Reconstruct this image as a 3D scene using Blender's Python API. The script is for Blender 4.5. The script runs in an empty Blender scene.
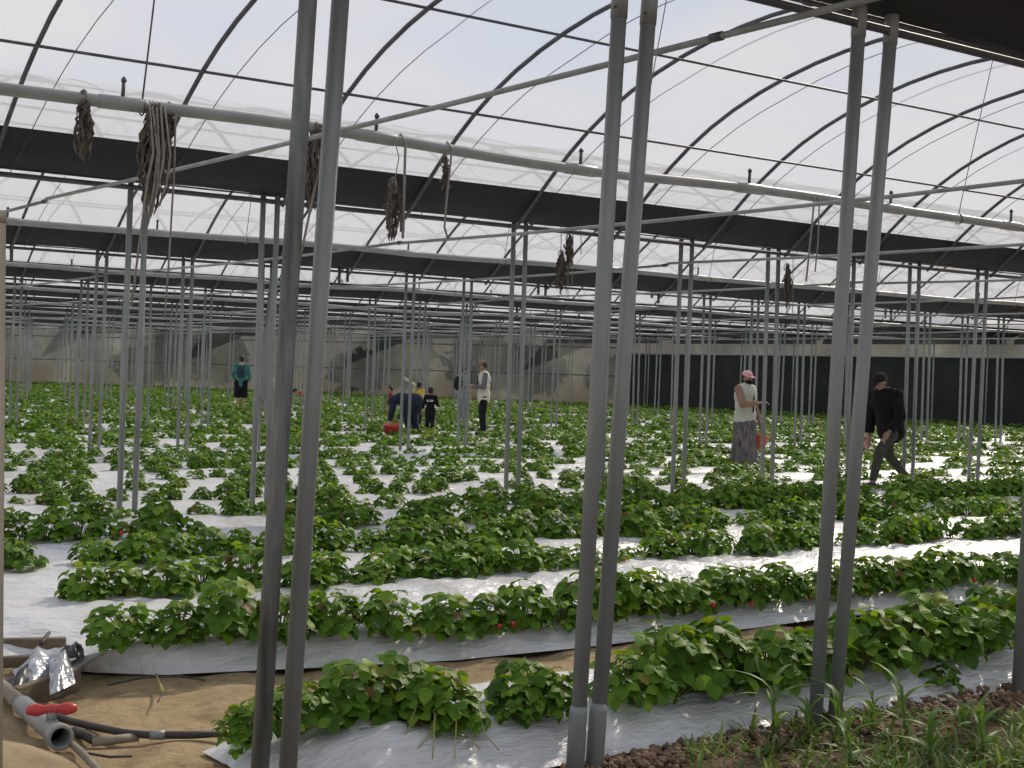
import bpy, bmesh, math, random
import numpy as np
from mathutils import Vector, Matrix, Quaternion
random.seed(7); RNG = np.random.default_rng(11)
SC = bpy.context.scene; COL = SC.collection
PI = math.pi

# ------------------------------------------------------------------ camera
H0 = 1.68; FPX = 1450.0
YAW, PITCH, ROLL = 0.9412, -0.00845, 0.02895
def camera_axes():
    f = np.array([math.cos(YAW)*math.cos(PITCH), math.sin(YAW)*math.cos(PITCH), math.sin(PITCH)])
    r = np.array([math.sin(YAW), -math.cos(YAW), 0.0]); u = np.cross(r, f)
    c, s = math.cos(ROLL), math.sin(ROLL)
    return c*r + s*u, -s*r + c*u, f
CR, CU, CF = camera_axes(); CP = np.array([0, 0, H0])
def ray(x, y): return (x-512)/FPX*CR - (y-384)/FPX*CU + CF
def at_z(x, y, z): d = ray(x, y); return CP + d*(z-H0)/d[2]
def at_y(x, y, Y): d = ray(x, y); return CP + d*Y/d[1]
def at_depth(x, y, Z): return CP + ray(x, y)*Z
def in_frame(p, m=40):
    q = np.asarray(p, float) - CP; z = q @ CF
    if z < .5: return False
    return -m < 512 + FPX*(q @ CR)/z < 1024+m and -m < 384 - FPX*(q @ CU)/z < 768+m
cam_data = bpy.data.cameras.new('camera'); cam = bpy.data.objects.new('camera', cam_data); COL.objects.link(cam)
cam_data.sensor_fit = 'HORIZONTAL'; cam_data.sensor_width = 36; cam_data.lens = FPX/1024*36
cam_data.clip_start = .05; cam_data.clip_end = 800
M = Matrix.Identity(4)
for i in range(3):
    M[i][0] = CR[i]; M[i][1] = CU[i]; M[i][2] = -CF[i]; M[i][3] = CP[i]
cam.matrix_world = M; SC.camera = cam
SC.view_settings.view_transform = 'Standard'; SC.view_settings.look = 'None'
SC.view_settings.gamma = 1; SC.view_settings.exposure = 0.0; SC.view_settings.use_curve_mapping = False

# ------------------------------------------------------------------ materials
def new_mat(name):
    m = bpy.data.materials.new(name); m.use_nodes = True; nt = m.node_tree; nt.nodes.clear()
    return m, nt, nt.nodes.new('ShaderNodeOutputMaterial')
def node(nt, kind, **kw):
    n = nt.nodes.new(kind)
    for k, v in kw.items():
        if k.startswith('i_'): n.inputs[k[2:].replace('_', ' ')].default_value = v
        else: setattr(n, k, v)
    return n
def ramp(nt, fac, stops):
    r = nt.nodes.new('ShaderNodeValToRGB'); e = r.color_ramp.elements
    while len(e) > 1: e.remove(e[-1])
    e[0].position, e[0].color = stops[0][0], (*stops[0][1], 1)
    for p, c in stops[1:]:
        q = e.new(p); q.color = (*c, 1)
    nt.links.new(fac, r.inputs[0]); return r.outputs[0]
def noise(nt, scale, detail=4, coord='Object', rough=.55, stretch=None):
    tc = nt.nodes.new('ShaderNodeTexCoord'); n = nt.nodes.new('ShaderNodeTexNoise')
    n.inputs['Scale'].default_value = scale; n.inputs['Detail'].default_value = detail; n.inputs['Roughness'].default_value = rough
    src = tc.outputs[coord]
    if stretch:
        mp = nt.nodes.new('ShaderNodeMapping'); mp.inputs['Scale'].default_value = stretch
        nt.links.new(src, mp.inputs[0]); src = mp.outputs[0]
    nt.links.new(src, n.inputs['Vector']); return n.outputs['Fac']
def basic(name, c1, c2=None, scale=8, rough=.6, metal=0, bump=0, bscale=40, stretch=None, spec=.5):
    m, nt, out = new_mat(name); b = nt.nodes.new('ShaderNodeBsdfPrincipled')
    b.inputs['Roughness'].default_value = rough; b.inputs['Metallic'].default_value = metal
    b.inputs['Specular IOR Level'].default_value = spec
    c2 = c2 or tuple(x*.75 for x in c1)
    nt.links.new(ramp(nt, noise(nt, scale, stretch=stretch), [(.32, c2), (.68, c1)]), b.inputs['Base Color'])
    if bump:
        bp = nt.nodes.new('ShaderNodeBump'); bp.inputs['Strength'].default_value = bump; bp.inputs['Distance'].default_value = .02
        nt.links.new(noise(nt, bscale, stretch=stretch), bp.inputs['Height']); nt.links.new(bp.outputs[0], b.inputs['Normal'])
    nt.links.new(b.outputs[0], out.inputs[0]); return m
MAT = {}
MAT['steel'] = basic('galvanised_steel', (.275, .30, .29), (.185, .20, .195), 6, .45, .15, .1, 60, (1, 1, .25))
MAT['steel_dark'] = basic('weathered_steel', (.10, .105, .12), (.06, .064, .075), 6, .55, .3)
MAT['scuff'] = basic('scuffed_steel', (.265, .29, .28), (.07, .077, .077), 9, .6, .25, .1, 60, (1.6, 1.6, .22))
MAT['pvc'] = basic('grey_pvc', (.29, .30, .29), (.22, .235, .225), 3, .45, 0)
MAT['pvc_dusty'] = basic('dusty_pvc', (.31, .27, .21), (.17, .145, .11), 9, .8)
MAT['beige'] = basic('beige_pipe', (.50, .43, .32), (.36, .31, .23), 5, .6, 0, 0, 40, (1, 1, .15))
MAT['black_net'] = basic('black_shade_net', (.018, .021, .026), (.012, .014, .018), 12, .8, 0, .2, 90)
MAT['rope'] = basic('grey_rope', (.27, .25, .22), (.18, .165, .145), 30, .9)
MAT['wire'] = basic('thin_wire', (.12, .12, .13), (.08, .08, .09), 10, .5, .5)
MAT['dried'] = basic('dried_plant', (.15, .125, .10), (.05, .04, .035), 25, .95)
MAT['hose'] = basic('black_hose', (.07, .06, .05), (.03, .028, .026), 12, .6)
MAT['red_plastic'] = basic('red_plastic', (.62, .06, .06), (.5, .05, .05), 9, .4)
MAT['orange_plastic'] = basic('orange_red_plastic', (.75, .11, .04), (.6, .08, .03), 9, .45)
MAT['timber'] = basic('weathered_timber', (.23, .18, .13), (.12, .095, .07), 9, .9, 0, .3, 30, (.2, 3, 3))
MAT['dark_bag'] = basic('black_plastic_bag', (.03, .03, .035), (.02, .02, .02), 8, .35)
MAT['silver'] = basic('silver_film', (.6, .62, .66), (.30, .31, .34), 9, .25, .5, .9, 18)
MAT['stem'] = basic('plant_stem', (.20, .24, .07), (.13, .17, .05), 9, .6)
MAT['runner'] = basic('pale_runner', (.42, .36, .17), (.3, .27, .1), 9, .6)
MAT['berry'] = basic('red_berry', (.65, .03, .02), (.4, .02, .02), 30, .35)
MAT['straw'] = basic('straw', (.55, .42, .12), (.4, .3, .1), 9, .8)
MAT['white_print'] = basic('white_print', (.8, .8, .82), (.7, .7, .72), 9, .8)

def leaf_mat(name, stops, transl=.3):
    m, nt, out = new_mat(name); g = nt.nodes.new('ShaderNodeNewGeometry')
    col = ramp(nt, g.outputs['Random Per Island'], stops)
    b = nt.nodes.new('ShaderNodeBsdfPrincipled'); b.inputs['Roughness'].default_value = .5
    b.inputs['Specular IOR Level'].default_value = .2
    nt.links.new(col, b.inputs['Base Color'])
    t = nt.nodes.new('ShaderNodeBsdfTranslucent')
    mx = nt.nodes.new('ShaderNodeMix'); mx.data_type = 'RGBA'; mx.blend_type = 'MULTIPLY'; mx.inputs[0].default_value = 1
    nt.links.new(col, mx.inputs[6]); mx.inputs[7].default_value = (1.6, 1.5, .5, 1); nt.links.new(mx.outputs[2], t.inputs['Color'])
    ms = nt.nodes.new('ShaderNodeMixShader'); ms.inputs[0].default_value = transl
    nt.links.new(b.outputs[0], ms.inputs[1]); nt.links.new(t.outputs[0], ms.inputs[2]); nt.links.new(ms.outputs[0], out.inputs[0])
    return m
MAT['leaf'] = leaf_mat('strawberry_leaf', [(0, (.048, .112, .013)), (.45, (.092, .195, .022)), (.8, (.155, .285, .030)), (.955, (.22, .33, .045)), (.982, (.26, .25, .06)), (1, (.16, .08, .04))], .36)
MAT['weed'] = leaf_mat('weed_leaf', [(0, (.07, .13, .035)), (.6, (.13, .22, .06)), (1, (.27, .31, .12))])
MAT['tree_leaf'] = leaf_mat('tree_leaf', [(0, (.02, .04, .012)), (1, (.06, .09, .03))], .2)

def mulch_mat():
    m, nt, out = new_mat('white_mulch_film'); b = nt.nodes.new('ShaderNodeBsdfPrincipled')
    b.inputs['Roughness'].default_value = .34; b.inputs['Specular IOR Level'].default_value = .6
    c = ramp(nt, noise(nt, 2.2, 6, rough=.65), [(.28, (.46, .43, .37)), (.45, (.62, .62, .62)), (.7, (.71, .72, .73))])
    nt.links.new(c, b.inputs['Base Color'])
    bp = nt.nodes.new('ShaderNodeBump'); bp.inputs['Strength'].default_value = .8; bp.inputs['Distance'].default_value = .04
    nt.links.new(noise(nt, 7, 4, rough=.6, stretch=(.7, 2.2, 1)), bp.inputs['Height']); nt.links.new(bp.outputs[0], b.inputs['Normal'])
    nt.links.new(b.outputs[0], out.inputs[0]); return m
MAT['mulch'] = mulch_mat()

def soil_mat():
    m, nt, out = new_mat('soil'); b = nt.nodes.new('ShaderNodeBsdfPrincipled'); b.inputs['Roughness'].default_value = .95
    b.inputs['Specular IOR Level'].default_value = .15
    sand = ramp(nt, noise(nt, 3.5, 8, rough=.7), [(.3, (.26, .185, .10)), (.5, (.46, .345, .20)), (.72, (.58, .45, .27))])
    dark = ramp(nt, noise(nt, 6, 8, rough=.75), [(.3, (.09, .058, .038)), (.7, (.27, .175, .11))])
    tc = nt.nodes.new('ShaderNodeTexCoord'); sx = nt.nodes.new('ShaderNodeSeparateXYZ'); nt.links.new(tc.outputs['Object'], sx.inputs[0])
    # dry sandy earth where X - 2.6*(Y-5.2) is small, moist brown earth elsewhere
    a = node(nt, 'ShaderNodeMath', operation='MULTIPLY_ADD'); nt.links.new(sx.outputs[1], a.inputs[0]); a.inputs[1].default_value = -2.4; a.inputs[2].default_value = 9.4
    s = node(nt, 'ShaderNodeMath', operation='ADD'); nt.links.new(a.outputs[0], s.inputs[0]); nt.links.new(sx.outputs[0], s.inputs[1])
    n = node(nt, 'ShaderNodeMath', operation='MULTIPLY_ADD'); nt.links.new(noise(nt, 2, 3), n.inputs[0]); n.inputs[1].default_value = 1.2; nt.links.new(s.outputs[0], n.inputs[2])
    f = node(nt, 'ShaderNodeMapRange'); nt.links.new(n.outputs[0], f.inputs['Value']); f.inputs['From Min'].default_value = .4; f.inputs['From Max'].default_value = 1.2
    mx = nt.nodes.new('ShaderNodeMix'); mx.data_type = 'RGBA'; nt.links.new(f.outputs[0], mx.inputs[0]); nt.links.new(sand, mx.inputs[6]); nt.links.new(dark, mx.inputs[7])
    nt.links.new(mx.outputs[2], b.inputs['Base Color'])
    bp = nt.nodes.new('ShaderNodeBump'); bp.inputs['Strength'].default_value = 1; bp.inputs['Distance'].default_value = .05
    nt.links.new(noise(nt, 14, 8, rough=.7), bp.inputs['Height']); nt.links.new(bp.outputs[0], b.inputs['Normal'])
    nt.links.new(b.outputs[0], out.inputs[0]); return m
MAT['soil'] = soil_mat()
MAT['clod'] = basic('soil_clod', (.25, .16, .10), (.12, .078, .05), 9, .95)

def film_mat(name, transp, tint, dif, dirt=None, scale=1.5, stretch=None):
    """clear plastic sheet: part of the light goes straight through, the rest is scattered"""
    m, nt, out = new_mat(name)
    t = nt.nodes.new('ShaderNodeBsdfTransparent'); t.inputs[0].default_value = (*tint, 1)
    d = nt.nodes.new('ShaderNodeBsdfDiffuse'); l = nt.nodes.new('ShaderNodeBsdfTranslucent')
    if dirt: c = ramp(nt, noise(nt, scale, 6, rough=.6, stretch=stretch), dirt)
    for s in (d, l):
        s.inputs[0].default_value = (*dif, 1)
        if dirt: nt.links.new(c, s.inputs[0])
    a = nt.nodes.new('ShaderNodeMixShader'); a.inputs[0].default_value = .6
    nt.links.new(d.outputs[0], a.inputs[1]); nt.links.new(l.outputs[0], a.inputs[2])
    b = nt.nodes.new('ShaderNodeMixShader'); b.inputs[0].default_value = 1-transp
    nt.links.new(t.outputs[0], b.inputs[1]); nt.links.new(a.outputs[0], b.inputs[2]); nt.links.new(b.outputs[0], out.inputs[0])
    return m
MAT['film'] = film_mat('roof_film', .50, (.95, .96, .98), (.60, .615, .65))
MAT['wall_film'] = film_mat('wall_film', .12, (.6, .62, .58), (.3, .3, .28), [(.3, (.022, .024, .025)), (.5, (.055, .061, .063)), (.66, (.095, .108, .092)), (.8, (.21, .24, .26))], .35, (1, 1, .8))
MAT['dark_wall'] = basic('dark_shade_cloth', (.022, .027, .024), (.012, .015, .013), .8, .9)

# ------------------------------------------------------------------ mesh helpers
class MB:
    def __init__(s): s.v = []; s.f = []
    def tube(s, pts, r, n=8, caps=True, flat=None):
        pts = [Vector(p) for p in pts]; rs = r if isinstance(r, (list, tuple)) else [r]*len(pts)
        base = len(s.v); prev = None
        for i, p in enumerate(pts):
            d = (pts[min(i+1, len(pts)-1)] - pts[max(i-1, 0)]).normalized()
            a = Vector((0, 0, 1)) if abs(d.z) < .9 else Vector((1, 0, 0))
            if prev is not None: a = prev
            u = d.cross(a).normalized(); w = u.cross(d).normalized(); prev = w
            for k in range(n):
                t = 2*PI*k/n; s.v.append(tuple(p + (u*math.cos(t) + w*math.sin(t))*rs[i]))
        for i in range(len(pts)-1):
            for k in range(n):
                a, b = base+i*n+k, base+i*n+(k+1) % n; s.f.append((a, b, b+n, a+n))
        if caps:
            s.f.append(tuple(base+k for k in range(n))[::-1]); s.f.append(tuple(base+(len(pts)-1)*n+k for k in range(n)))
        return s
    def grid(s, rows):
        base = len(s.v); n = len(rows[0])
        for r in rows: s.v += [tuple(p) for p in r]
        for i in range(len(rows)-1):
            for j in range(n-1):
                a = base+i*n+j; s.f.append((a, a+1, a+n+1, a+n))
        return s
    def box(s, c, h, rot=None):
        b = len(s.v); R = rot or Matrix.Identity(3)
        for x in (-1, 1):
            for y in (-1, 1):
                for z in (-1, 1): s.v.append(tuple(Vector(c) + R @ Vector((x*h[0], y*h[1], z*h[2]))))
        for q in ((0, 1, 3, 2), (4, 6, 7, 5), (0, 4, 5, 1), (2, 3, 7, 6), (0, 2, 6, 4), (1, 5, 7, 3)): s.f.append(tuple(b+i for i in q))
        return s
    def lathe(s, prof, c=(0, 0, 0), n=20, caps=True):
        b = len(s.v)
        for r, z in prof:
            for k in range(n): s.v.append((c[0]+r*math.cos(2*PI*k/n), c[1]+r*math.sin(2*PI*k/n), c[2]+z))
        for i in range(len(prof)-1):
            for k in range(n):
                a, q = b+i*n+k, b+i*n+(k+1) % n; s.f.append((a, q, q+n, a+n))
        return s
    def mesh(s, name, mat, smooth=True):
        me = bpy.data.meshes.new(name); me.from_pydata(s.v, [], s.f); me.materials.append(mat)
        if smooth: me.polygons.foreach_set('use_smooth', [True]*len(me.polygons))
        me.update(); return me
    def build(s, name, mat, parent=None, smooth=True): return link(name, s.mesh(name, mat, smooth), parent)
def link(name, me, parent=None):
    o = bpy.data.objects.new(name, me); COL.objects.link(o)
    if parent: o.parent = parent
    return o
def np_mesh(name, V, F, mat, smooth=False):
    """V (n,3); F (m,4) or list of (m,k) arrays"""
    me = bpy.data.meshes.new(name); F = F if isinstance(F, list) else [F]
    me.vertices.add(len(V)); me.vertices.foreach_set('co', np.asarray(V, np.float32).ravel())
    tot = sum(f.size for f in F); me.loops.add(tot)
    me.loops.foreach_set('vertex_index', np.concatenate([f.ravel() for f in F]).astype(np.int32))
    cnt = np.concatenate([np.full(len(f), f.shape[1], np.int32) for f in F])
    me.polygons.add(len(cnt)); me.polygons.foreach_set('loop_start', np.concatenate([[0], np.cumsum(cnt)[:-1]]).astype(np.int32))
    me.polygons.foreach_set('loop_total', cnt)
    if smooth: me.polygons.foreach_set('use_smooth', [True]*len(cnt))
    me.materials.append(mat); me.update(calc_edges=True); me.validate(); return me
def tag(o, label=None, cat=None, group=None, kind=None):
    if label: o['label'] = label
    if cat: o['category'] = cat
    if group: o['group'] = group
    if kind: o['kind'] = kind
    return o
def empty(name, loc, label, cat, group=None, rz=0):
    o = bpy.data.objects.new(name, None); COL.objects.link(o); o.location = loc; o.rotation_euler = (0, 0, rz)
    o.empty_display_size = .1
    return tag(o, label, cat, group)
ONES = 'zeroth first second third fourth fifth sixth seventh eighth ninth tenth eleventh twelfth thirteenth fourteenth fifteenth sixteenth seventeenth eighteenth nineteenth'.split()
TENS = {20: 'twent', 30: 'thirt', 40: 'fort', 50: 'fift', 60: 'sixt', 70: 'sevent', 80: 'eight', 90: 'ninet'}
def nth(k):
    if k < 20: return ONES[k]
    t = k//10*10
    return TENS[t]+'ieth' if k == t else TENS[t]+'y-'+ONES[k-t]
def nth_last(k): return nth(k)

# ------------------------------------------------------------------ layout of the greenhouse
Y0, BAY, NB = 4.675, 9.154, 10
ST0, PITCH_X = 2.48, 1.5                      # arch stations along the gutters
HB, HT, HPIPE, HTIE = 3.48, 3.82, 3.42, 3.15
def wall_x(Y): return 46.0 if Y < 54 else 46 - (Y-54)*.556
def x_range(Y, a=4, b=4): return max(-2.0, .3*Y - a), min(1.457*Y + b, wall_x(Y)-.1)
def line_y(k): return Y0 + BAY*k
def stations(Y, a=2, b=2):
    lo, hi = x_range(Y, a, b); i0 = math.ceil((lo-ST0)/PITCH_X); out = []
    while ST0 + PITCH_X*i0 <= hi:
        out.append(ST0 + PITCH_X*i0); i0 += 1
    return out
ROWORD = ['front', 'second', 'third', 'fourth', 'fifth', 'sixth', 'seventh', 'eighth', 'ninth', 'tenth', 'eleventh']

# ground ------------------------------------------------------------
def ground():
    xs = np.concatenate([np.arange(-8, -2, 1.), np.arange(-2, 9, .08), np.arange(9, 62, 1.5), [90, 160, 300]])
    ys = np.concatenate([[-120, -30], np.arange(-6, 3, 1.), np.arange(3, 9, .08), np.arange(9, 130, 1.5), [180, 330]])
    X, Y = np.meshgrid(xs, ys, indexing='ij')
    Z = .012*np.sin(X*5.1+Y*2.3)+.010*np.sin(X*11-Y*7.7)+.008*np.sin(Y*19+X*3)-.012
    near = (X > -3) & (X < 9) & (Y > 2) & (Y < 9)
    Z = np.where(near, Z, -.02)
    # small bank of earth along the camera's side of the first posts
    Z += .05*np.exp(-((Y-4.25-.02*X)/.35)**2)*(X > 3.6)*near
    V = np.stack([X, Y, Z], -1).reshape(-1, 3); n = len(ys)
    I, J = np.meshgrid(np.arange(len(xs)-1), np.arange(n-1), indexing='ij'); a = (I*n+J).ravel()
    o = link('floor', np_mesh('floor', V, np.stack([a, a+n, a+n+1, a+1], 1), MAT['soil'], True))
    tag(o, 'bare sandy and brown earth floor under the strawberry beds', 'ground', kind='structure')
ground()

# raised beds under white film --------------------------------------
BEDS = []     # (centre Y, half width, x start)
BEDS += [(5.44, .62, 2.62, 0), (7.50, .62, 2.62, -.40), (8.88, .74, -1, .05), (10.38, .74, -1, .1), (11.88, .74, -1, .05), (13.52, .88, -1, -.2)]
for k in range(1, NB):
    for j in range(6):
        off = .27 if j == 0 else -.27 if j == 5 else 0
        BEDS.append((line_y(k)+1.15+1.40*j-off, .97 if off else .70, None, off))
BH = .17
def edge_back(x): return .52*max(0, min(1, (4.7-x)/2.0))     # the second bed's front edge runs back at its open end
def bed_z(d, hw):
    a = abs(d)/hw
    return BH*(1-max(0, (a-.45)/.55)**1.3) if a < 1 else 0
for i, (yc, hw, xs, off) in enumerate(BEDS):
    lo, hi = x_range(yc, 3, 3)
    if xs is not None: lo = xs
    if hi < lo+1: continue
    near = i < 3
    nx = int((hi-lo)/(.07 if near else .18 if i < 8 else .6))+2
    prof = np.linspace(-1, 1, 29 if near else 17 if i < 8 else 9)
    rows = []
    ph = RNG.uniform(0, 6, 6)
    for a in range(nx+1):
        x = lo + (hi-lo)*a/nx; row = []
        wob = .012*math.sin(x*1.7+ph[0])+.010*math.sin(x*4.1+ph[1])
        endf = min(1, (x-lo)/.45) if xs is not None and i < 2 else 1
        for p in prof:
            y = yc + p*hw*(.55+.45*endf) + wob*abs(p)
            if i == 1 and p < 0: y += -p*edge_back(x)
            z = bed_z(p*hw, hw)*endf**.6
            edge = 1-abs(p)**6
            z += edge*(.010*math.sin(x*6+p*5+ph[2])+.007*math.sin(x*17+p*9+ph[3]) + .006*math.sin(x*29-p*21+ph[4]) + .012*math.sin(x*2.3+ph[5]+p*2))
            row.append((x, y, max(z, .004) + .006))
        rows.append(row)
    nm = nth(i+1)
    o = MB().grid(rows).build('mulch_bed', MAT['mulch'])
    if i == 0: l = 'white plastic mulch bed at the front, beside the bare soil edge'
    elif i == 1: l = 'white plastic mulch bed just behind the strip of sandy soil'
    else: l = f'white plastic covered strawberry bed, {nm} bed from the front'
    tag(o, l, 'planting bed', 'white mulched strawberry beds')

# posts ---------------------------------------------------------------
PR = .031
def post_mesh(h, lean, r=PR, n=10):
    return MB().tube([(0, 0, -.1), (lean[0]*.5, lean[1]*.5, h*.5), (lean[0], lean[1], h)], r, n)
NEARPOST = {(0, 'left'): (2.33, 2.475), (0, 'right'): (2.44, 2.61), (1, 'left'): (3.785, 3.92), (1, 'right'): (3.888, 4.09), (2, 'left'): (5.235, 5.41), (2, 'right'): (5.365, 5.65), (3, 'left'): (6.83, 7.0), (3, 'right'): (6.98, 7.2)}
L2 = {2: .0, 3: -.06, 5: .22, 7: -.12, 10: -.04}
posts = []    # (x, y, h, lean, line k, station, side)
stubs = []
for k in range(NB+1):
    Y = line_y(k)
    if k == NB: break
    sts = stations(Y, 1.5, 1.5)
    for si, X in enumerate(sts):
        rr = random.Random(k*1000+int(round((X-ST0)/PITCH_X)))
        miss = k >= 2 and rr.random() < .22
        if k == 1 and abs(X-8.48) < .1: miss = True
        lean = (.10, .0) if k == 0 else (rr.uniform(.0, .06), rr.uniform(-.04, .04))
        for side, dx, dy in (('left', -.135, .03), ('right', 0, -.03)):
            if miss and not (k == 2 and side == 'right' and rr.random() < .3): stubs.append((X+dx, Y+dy, rr.uniform(.08, .25), k)); continue
            if k == 0:
                key = (int(round((X-ST0)/PITCH_X)), side)
                if key in NEARPOST:
                    xb, xt = NEARPOST[key]; posts.append((xb, Y, 3.62, (xt-xb, 0), 0, X, side))
                continue
            if k == 1: dx += L2.get(int(round((X-ST0)/PITCH_X)), 0)
            if k == 2: dx += {8: -.1, 9: -.30}.get(int(round((X-ST0)/PITCH_X)), 0)
            posts.append((X+dx-lean[0]*.5, Y+dy, 3.62 if k == 0 else 3.46, lean if side == 'left' else (lean[0]+(.07 if k == 0 else .0), lean[1]), k, X, side))
posts.sort(key=lambda p: (p[0]*CF[0]+p[1]*CF[1]))
vis = [p for p in posts if in_frame((p[0], p[1], 1.6), 60) or in_frame((p[0], p[1], 3.3), 60)]
solo = vis[:290]; rest = vis[290:]
NEARPAIR = {}
nn = sorted({p[5] for p in solo if p[4] == 0})
pairname = {}
for j, X in enumerate(nn): pairname[X] = ['tall pair at the left side', 'tall pair in the middle', 'tall pair at the right', 'pair at the right edge', 'pair beyond the right edge'][min(j, 4)]
order = {}
for p in solo:
    order.setdefault(p[4], set()).add(p[5])
order = {k: sorted(v) for k, v in order.items()}
near_first = None
for p in solo:
    x, y, h, lean, k, X, side = p
    j = order[k].index(X)+1
    if k == 0:
        w = {'tall pair at the left side': 'of the tall front pair nearest the red valve', 'tall pair in the middle': 'of the tall front pair at mid picture',
             'tall pair at the right': 'of the tall front pair beside the green weeds', 'pair at the right edge': 'of the front pair at the right edge', 'pair beyond the right edge': 'of the front pair past the right edge'}[pairname[X]]
        lab = f'grey galvanised steel post, {side} one {w}'
        if j == 1 and side == 'left': lab = 'grey steel post with dark scuffs in the front pair nearest the red valve'
        r = empty('steel_post', (x, y, 0), lab, 'post', 'galvanised posts of the front row')
        post_mesh(h, lean, PR+.002, 16).build('pole', MAT['scuff' if j == 1 and side == 'left' else 'steel'], r)
        f = lambda z: (lean[0]*z/h, lean[1]*z/h, z)
        zt = {1: 3.33, 2: 3.17, 3: 3.33}.get(j, 3.3)
        MB().tube([f(zt), f(zt+.10), f(zt+.11), f(h+.01)], [PR+.005, PR+.005, PR+.004, PR+.004], 16).build('sleeve', MAT['steel'], r)
        for a in (.6, 3.6):
            c = f(zt+.04); d = Vector((math.cos(a), math.sin(a), 0))
            MB().tube([Vector(c)+d*PR, Vector(c)+d*(PR+.014)], .006, 6).build('screw', MAT['steel_dark'], r)
        if j == 2: MB().tube([f(-.05), f(.27), f(.30)], [PR+.007, PR+.007, PR+.003], 16).build('base_sleeve', MAT['steel'], r)
    else:
        rowname = ROWORD[k]
        if k <= 2 or len(order[k]) < 60:
            lab = f'thin grey steel post, {side} one of pair {nth(j)} from the left in {rowname} post row'
        o = post_mesh(h, lean, PR-.002, 10 if k < 3 else 7).build('steel_post', MAT['steel'])
        o.location = (x, y, 0); tag(o, lab, 'post', f'galvanised posts of the {rowname} row')
if rest:
    mb = MB()
    for x, y, h, lean, *_ in rest: mb.tube([(x, y, -.05), (x+lean[0], y+lean[1], h)], PR-.002, 6)
    tag(mb.build('steel_posts', MAT['steel']), 'crowd of grey steel posts far down the greenhouse before the end wall', 'posts', kind='stuff')
cnt = {}
for x, y, l, k in stubs:
    if not in_frame((x, y, 3.3), 0) or k > 4: continue
    cnt[k] = cnt.get(k, 0)+1
    o = MB().tube([(0, 0, 3.45), (.0, 0, 3.40-l)], PR-.003, 8).build('post_stub', MAT['steel_dark']); o.location = (x, y, 0)
    tag(o, f'short grey post stub hanging under the {ROWORD[k]} gutter, {nth(cnt[k])} from the left', 'post', 'short post stubs under gutters')

# near beige stake at the left edge -------------------------------------
pb, pt = at_y(4.6, 768, 4.2), at_y(8.2, 213, 4.2)     # right edge of the stake at the bottom and top of the picture
dx = (pt[0]-pb[0])/(pt[2]-pb[2]); off = .027/CR[0]*1.02
r = empty('beige_stake', (pb[0]-dx*pb[2]-off, 4.2, 0), 'beige pipe stake with a cut top standing at the left edge', 'stake')
MB().tube([(-.1*dx, 0, -.1), (dx*pt[2], 0, pt[2])], .027, 16).build('pole', MAT['beige'], r)
MB().tube([(dx*(pt[2]-.03), 0, pt[2]-.03), (dx*pt[2], 0, pt[2]+.004)], .0285, 16).build('end_cap', MAT['beige'], r)

# arches ----------------------------------------------------------------
KEYS = [(0, 5.11), (.86, 5.045), (1.7, 4.88), (2.4, 4.655), (3.0, 4.37), (3.5, 4.05), (3.95, 3.70), (4.40, 3.34)]
def smooth_half():
    a = np.array([-k[0] for k in KEYS[:0:-1]]+[k[0] for k in KEYS]); z = np.array([k[1] for k in KEYS[:0:-1]]+[k[1] for k in KEYS])
    c = np.polyfit(a, z, 8); q = np.array([0, .4, .8, 1.2, 1.6, 2.0, 2.4, 2.75, 3.1, 3.4, 3.65, 3.88, 4.1, 4.27, 4.40])
    return [(float(x), float(np.polyval(c, x))) for x in q]
HALF = smooth_half()
ARC = [(-a, z) for a, z in HALF[::-1]] + HALF[1:]
ARCT = [q for q in ARC if q[0] > -4.0]
FILMARC = [(-3.97, 3.715)]+[q for q in ARC if abs(q[0]) < 3.9]+[(3.97, 3.715)]
def arc_z(d): return float(np.interp(abs(d), [a for a, _ in HALF], [z for _, z in HALF]))
# bay b lies between post lines b and b+1
arch_me = None; rest_arch = MB(); n_arch = {}
cords = []
for b in range(NB-1):
    yc = line_y(b)+BAY/2; lo = .3*(yc+3)-3; hi = min(1.457*(yc+4.5)+1.5, wall_x(yc)-.1)
    i0 = math.ceil((lo-ST0)/PITCH_X); X = ST0+PITCH_X*i0; j = 0
    while X <= hi:
        seen = any(in_frame((X, yc+d, z), 10) for d, z in ARC)
        if b < 5 and seen:
            j += 1
            if arch_me is None: arch_me = MB().tube([(0, d, z) for d, z in ARCT], .0225, 8).mesh('arch_tube', MAT['steel_dark'])
            o = link('roof_arch', arch_me); o.location = (X-.06, yc, 0)
            tag(o, f'curved grey roof arch tube of the {ROWORD[b]} bay, {nth(j)} from the left', 'roof arch', f'roof arches of the {ROWORD[b]} bay')
            if b < 3: cords.append((X+.42, yc, b, j))
        elif seen: rest_arch.tube([(X-.02, yc+d, z) for d, z in ARC], .018, 5)
        X += PITCH_X
tag(rest_arch.build('roof_arches', MAT['steel_dark']), 'many curved arch tubes of the far bays', 'roof arches', kind='stuff')
cm = MB().tube([(-.30*max(0, abs(d)-2)/2.5, d, z+.035) for d, z in ARCT], .0045, 5).mesh('cord', MAT['wire'])
for X, yc, b, j in cords:
    o = link('film_rope', cm); o.location = (X, yc, 0)
    tag(o, f'thin dark cord over the roof film beside arch {nth(j)} of the {ROWORD[b]} bay', 'cord', f'film cords of the {ROWORD[b]} bay')

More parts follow.
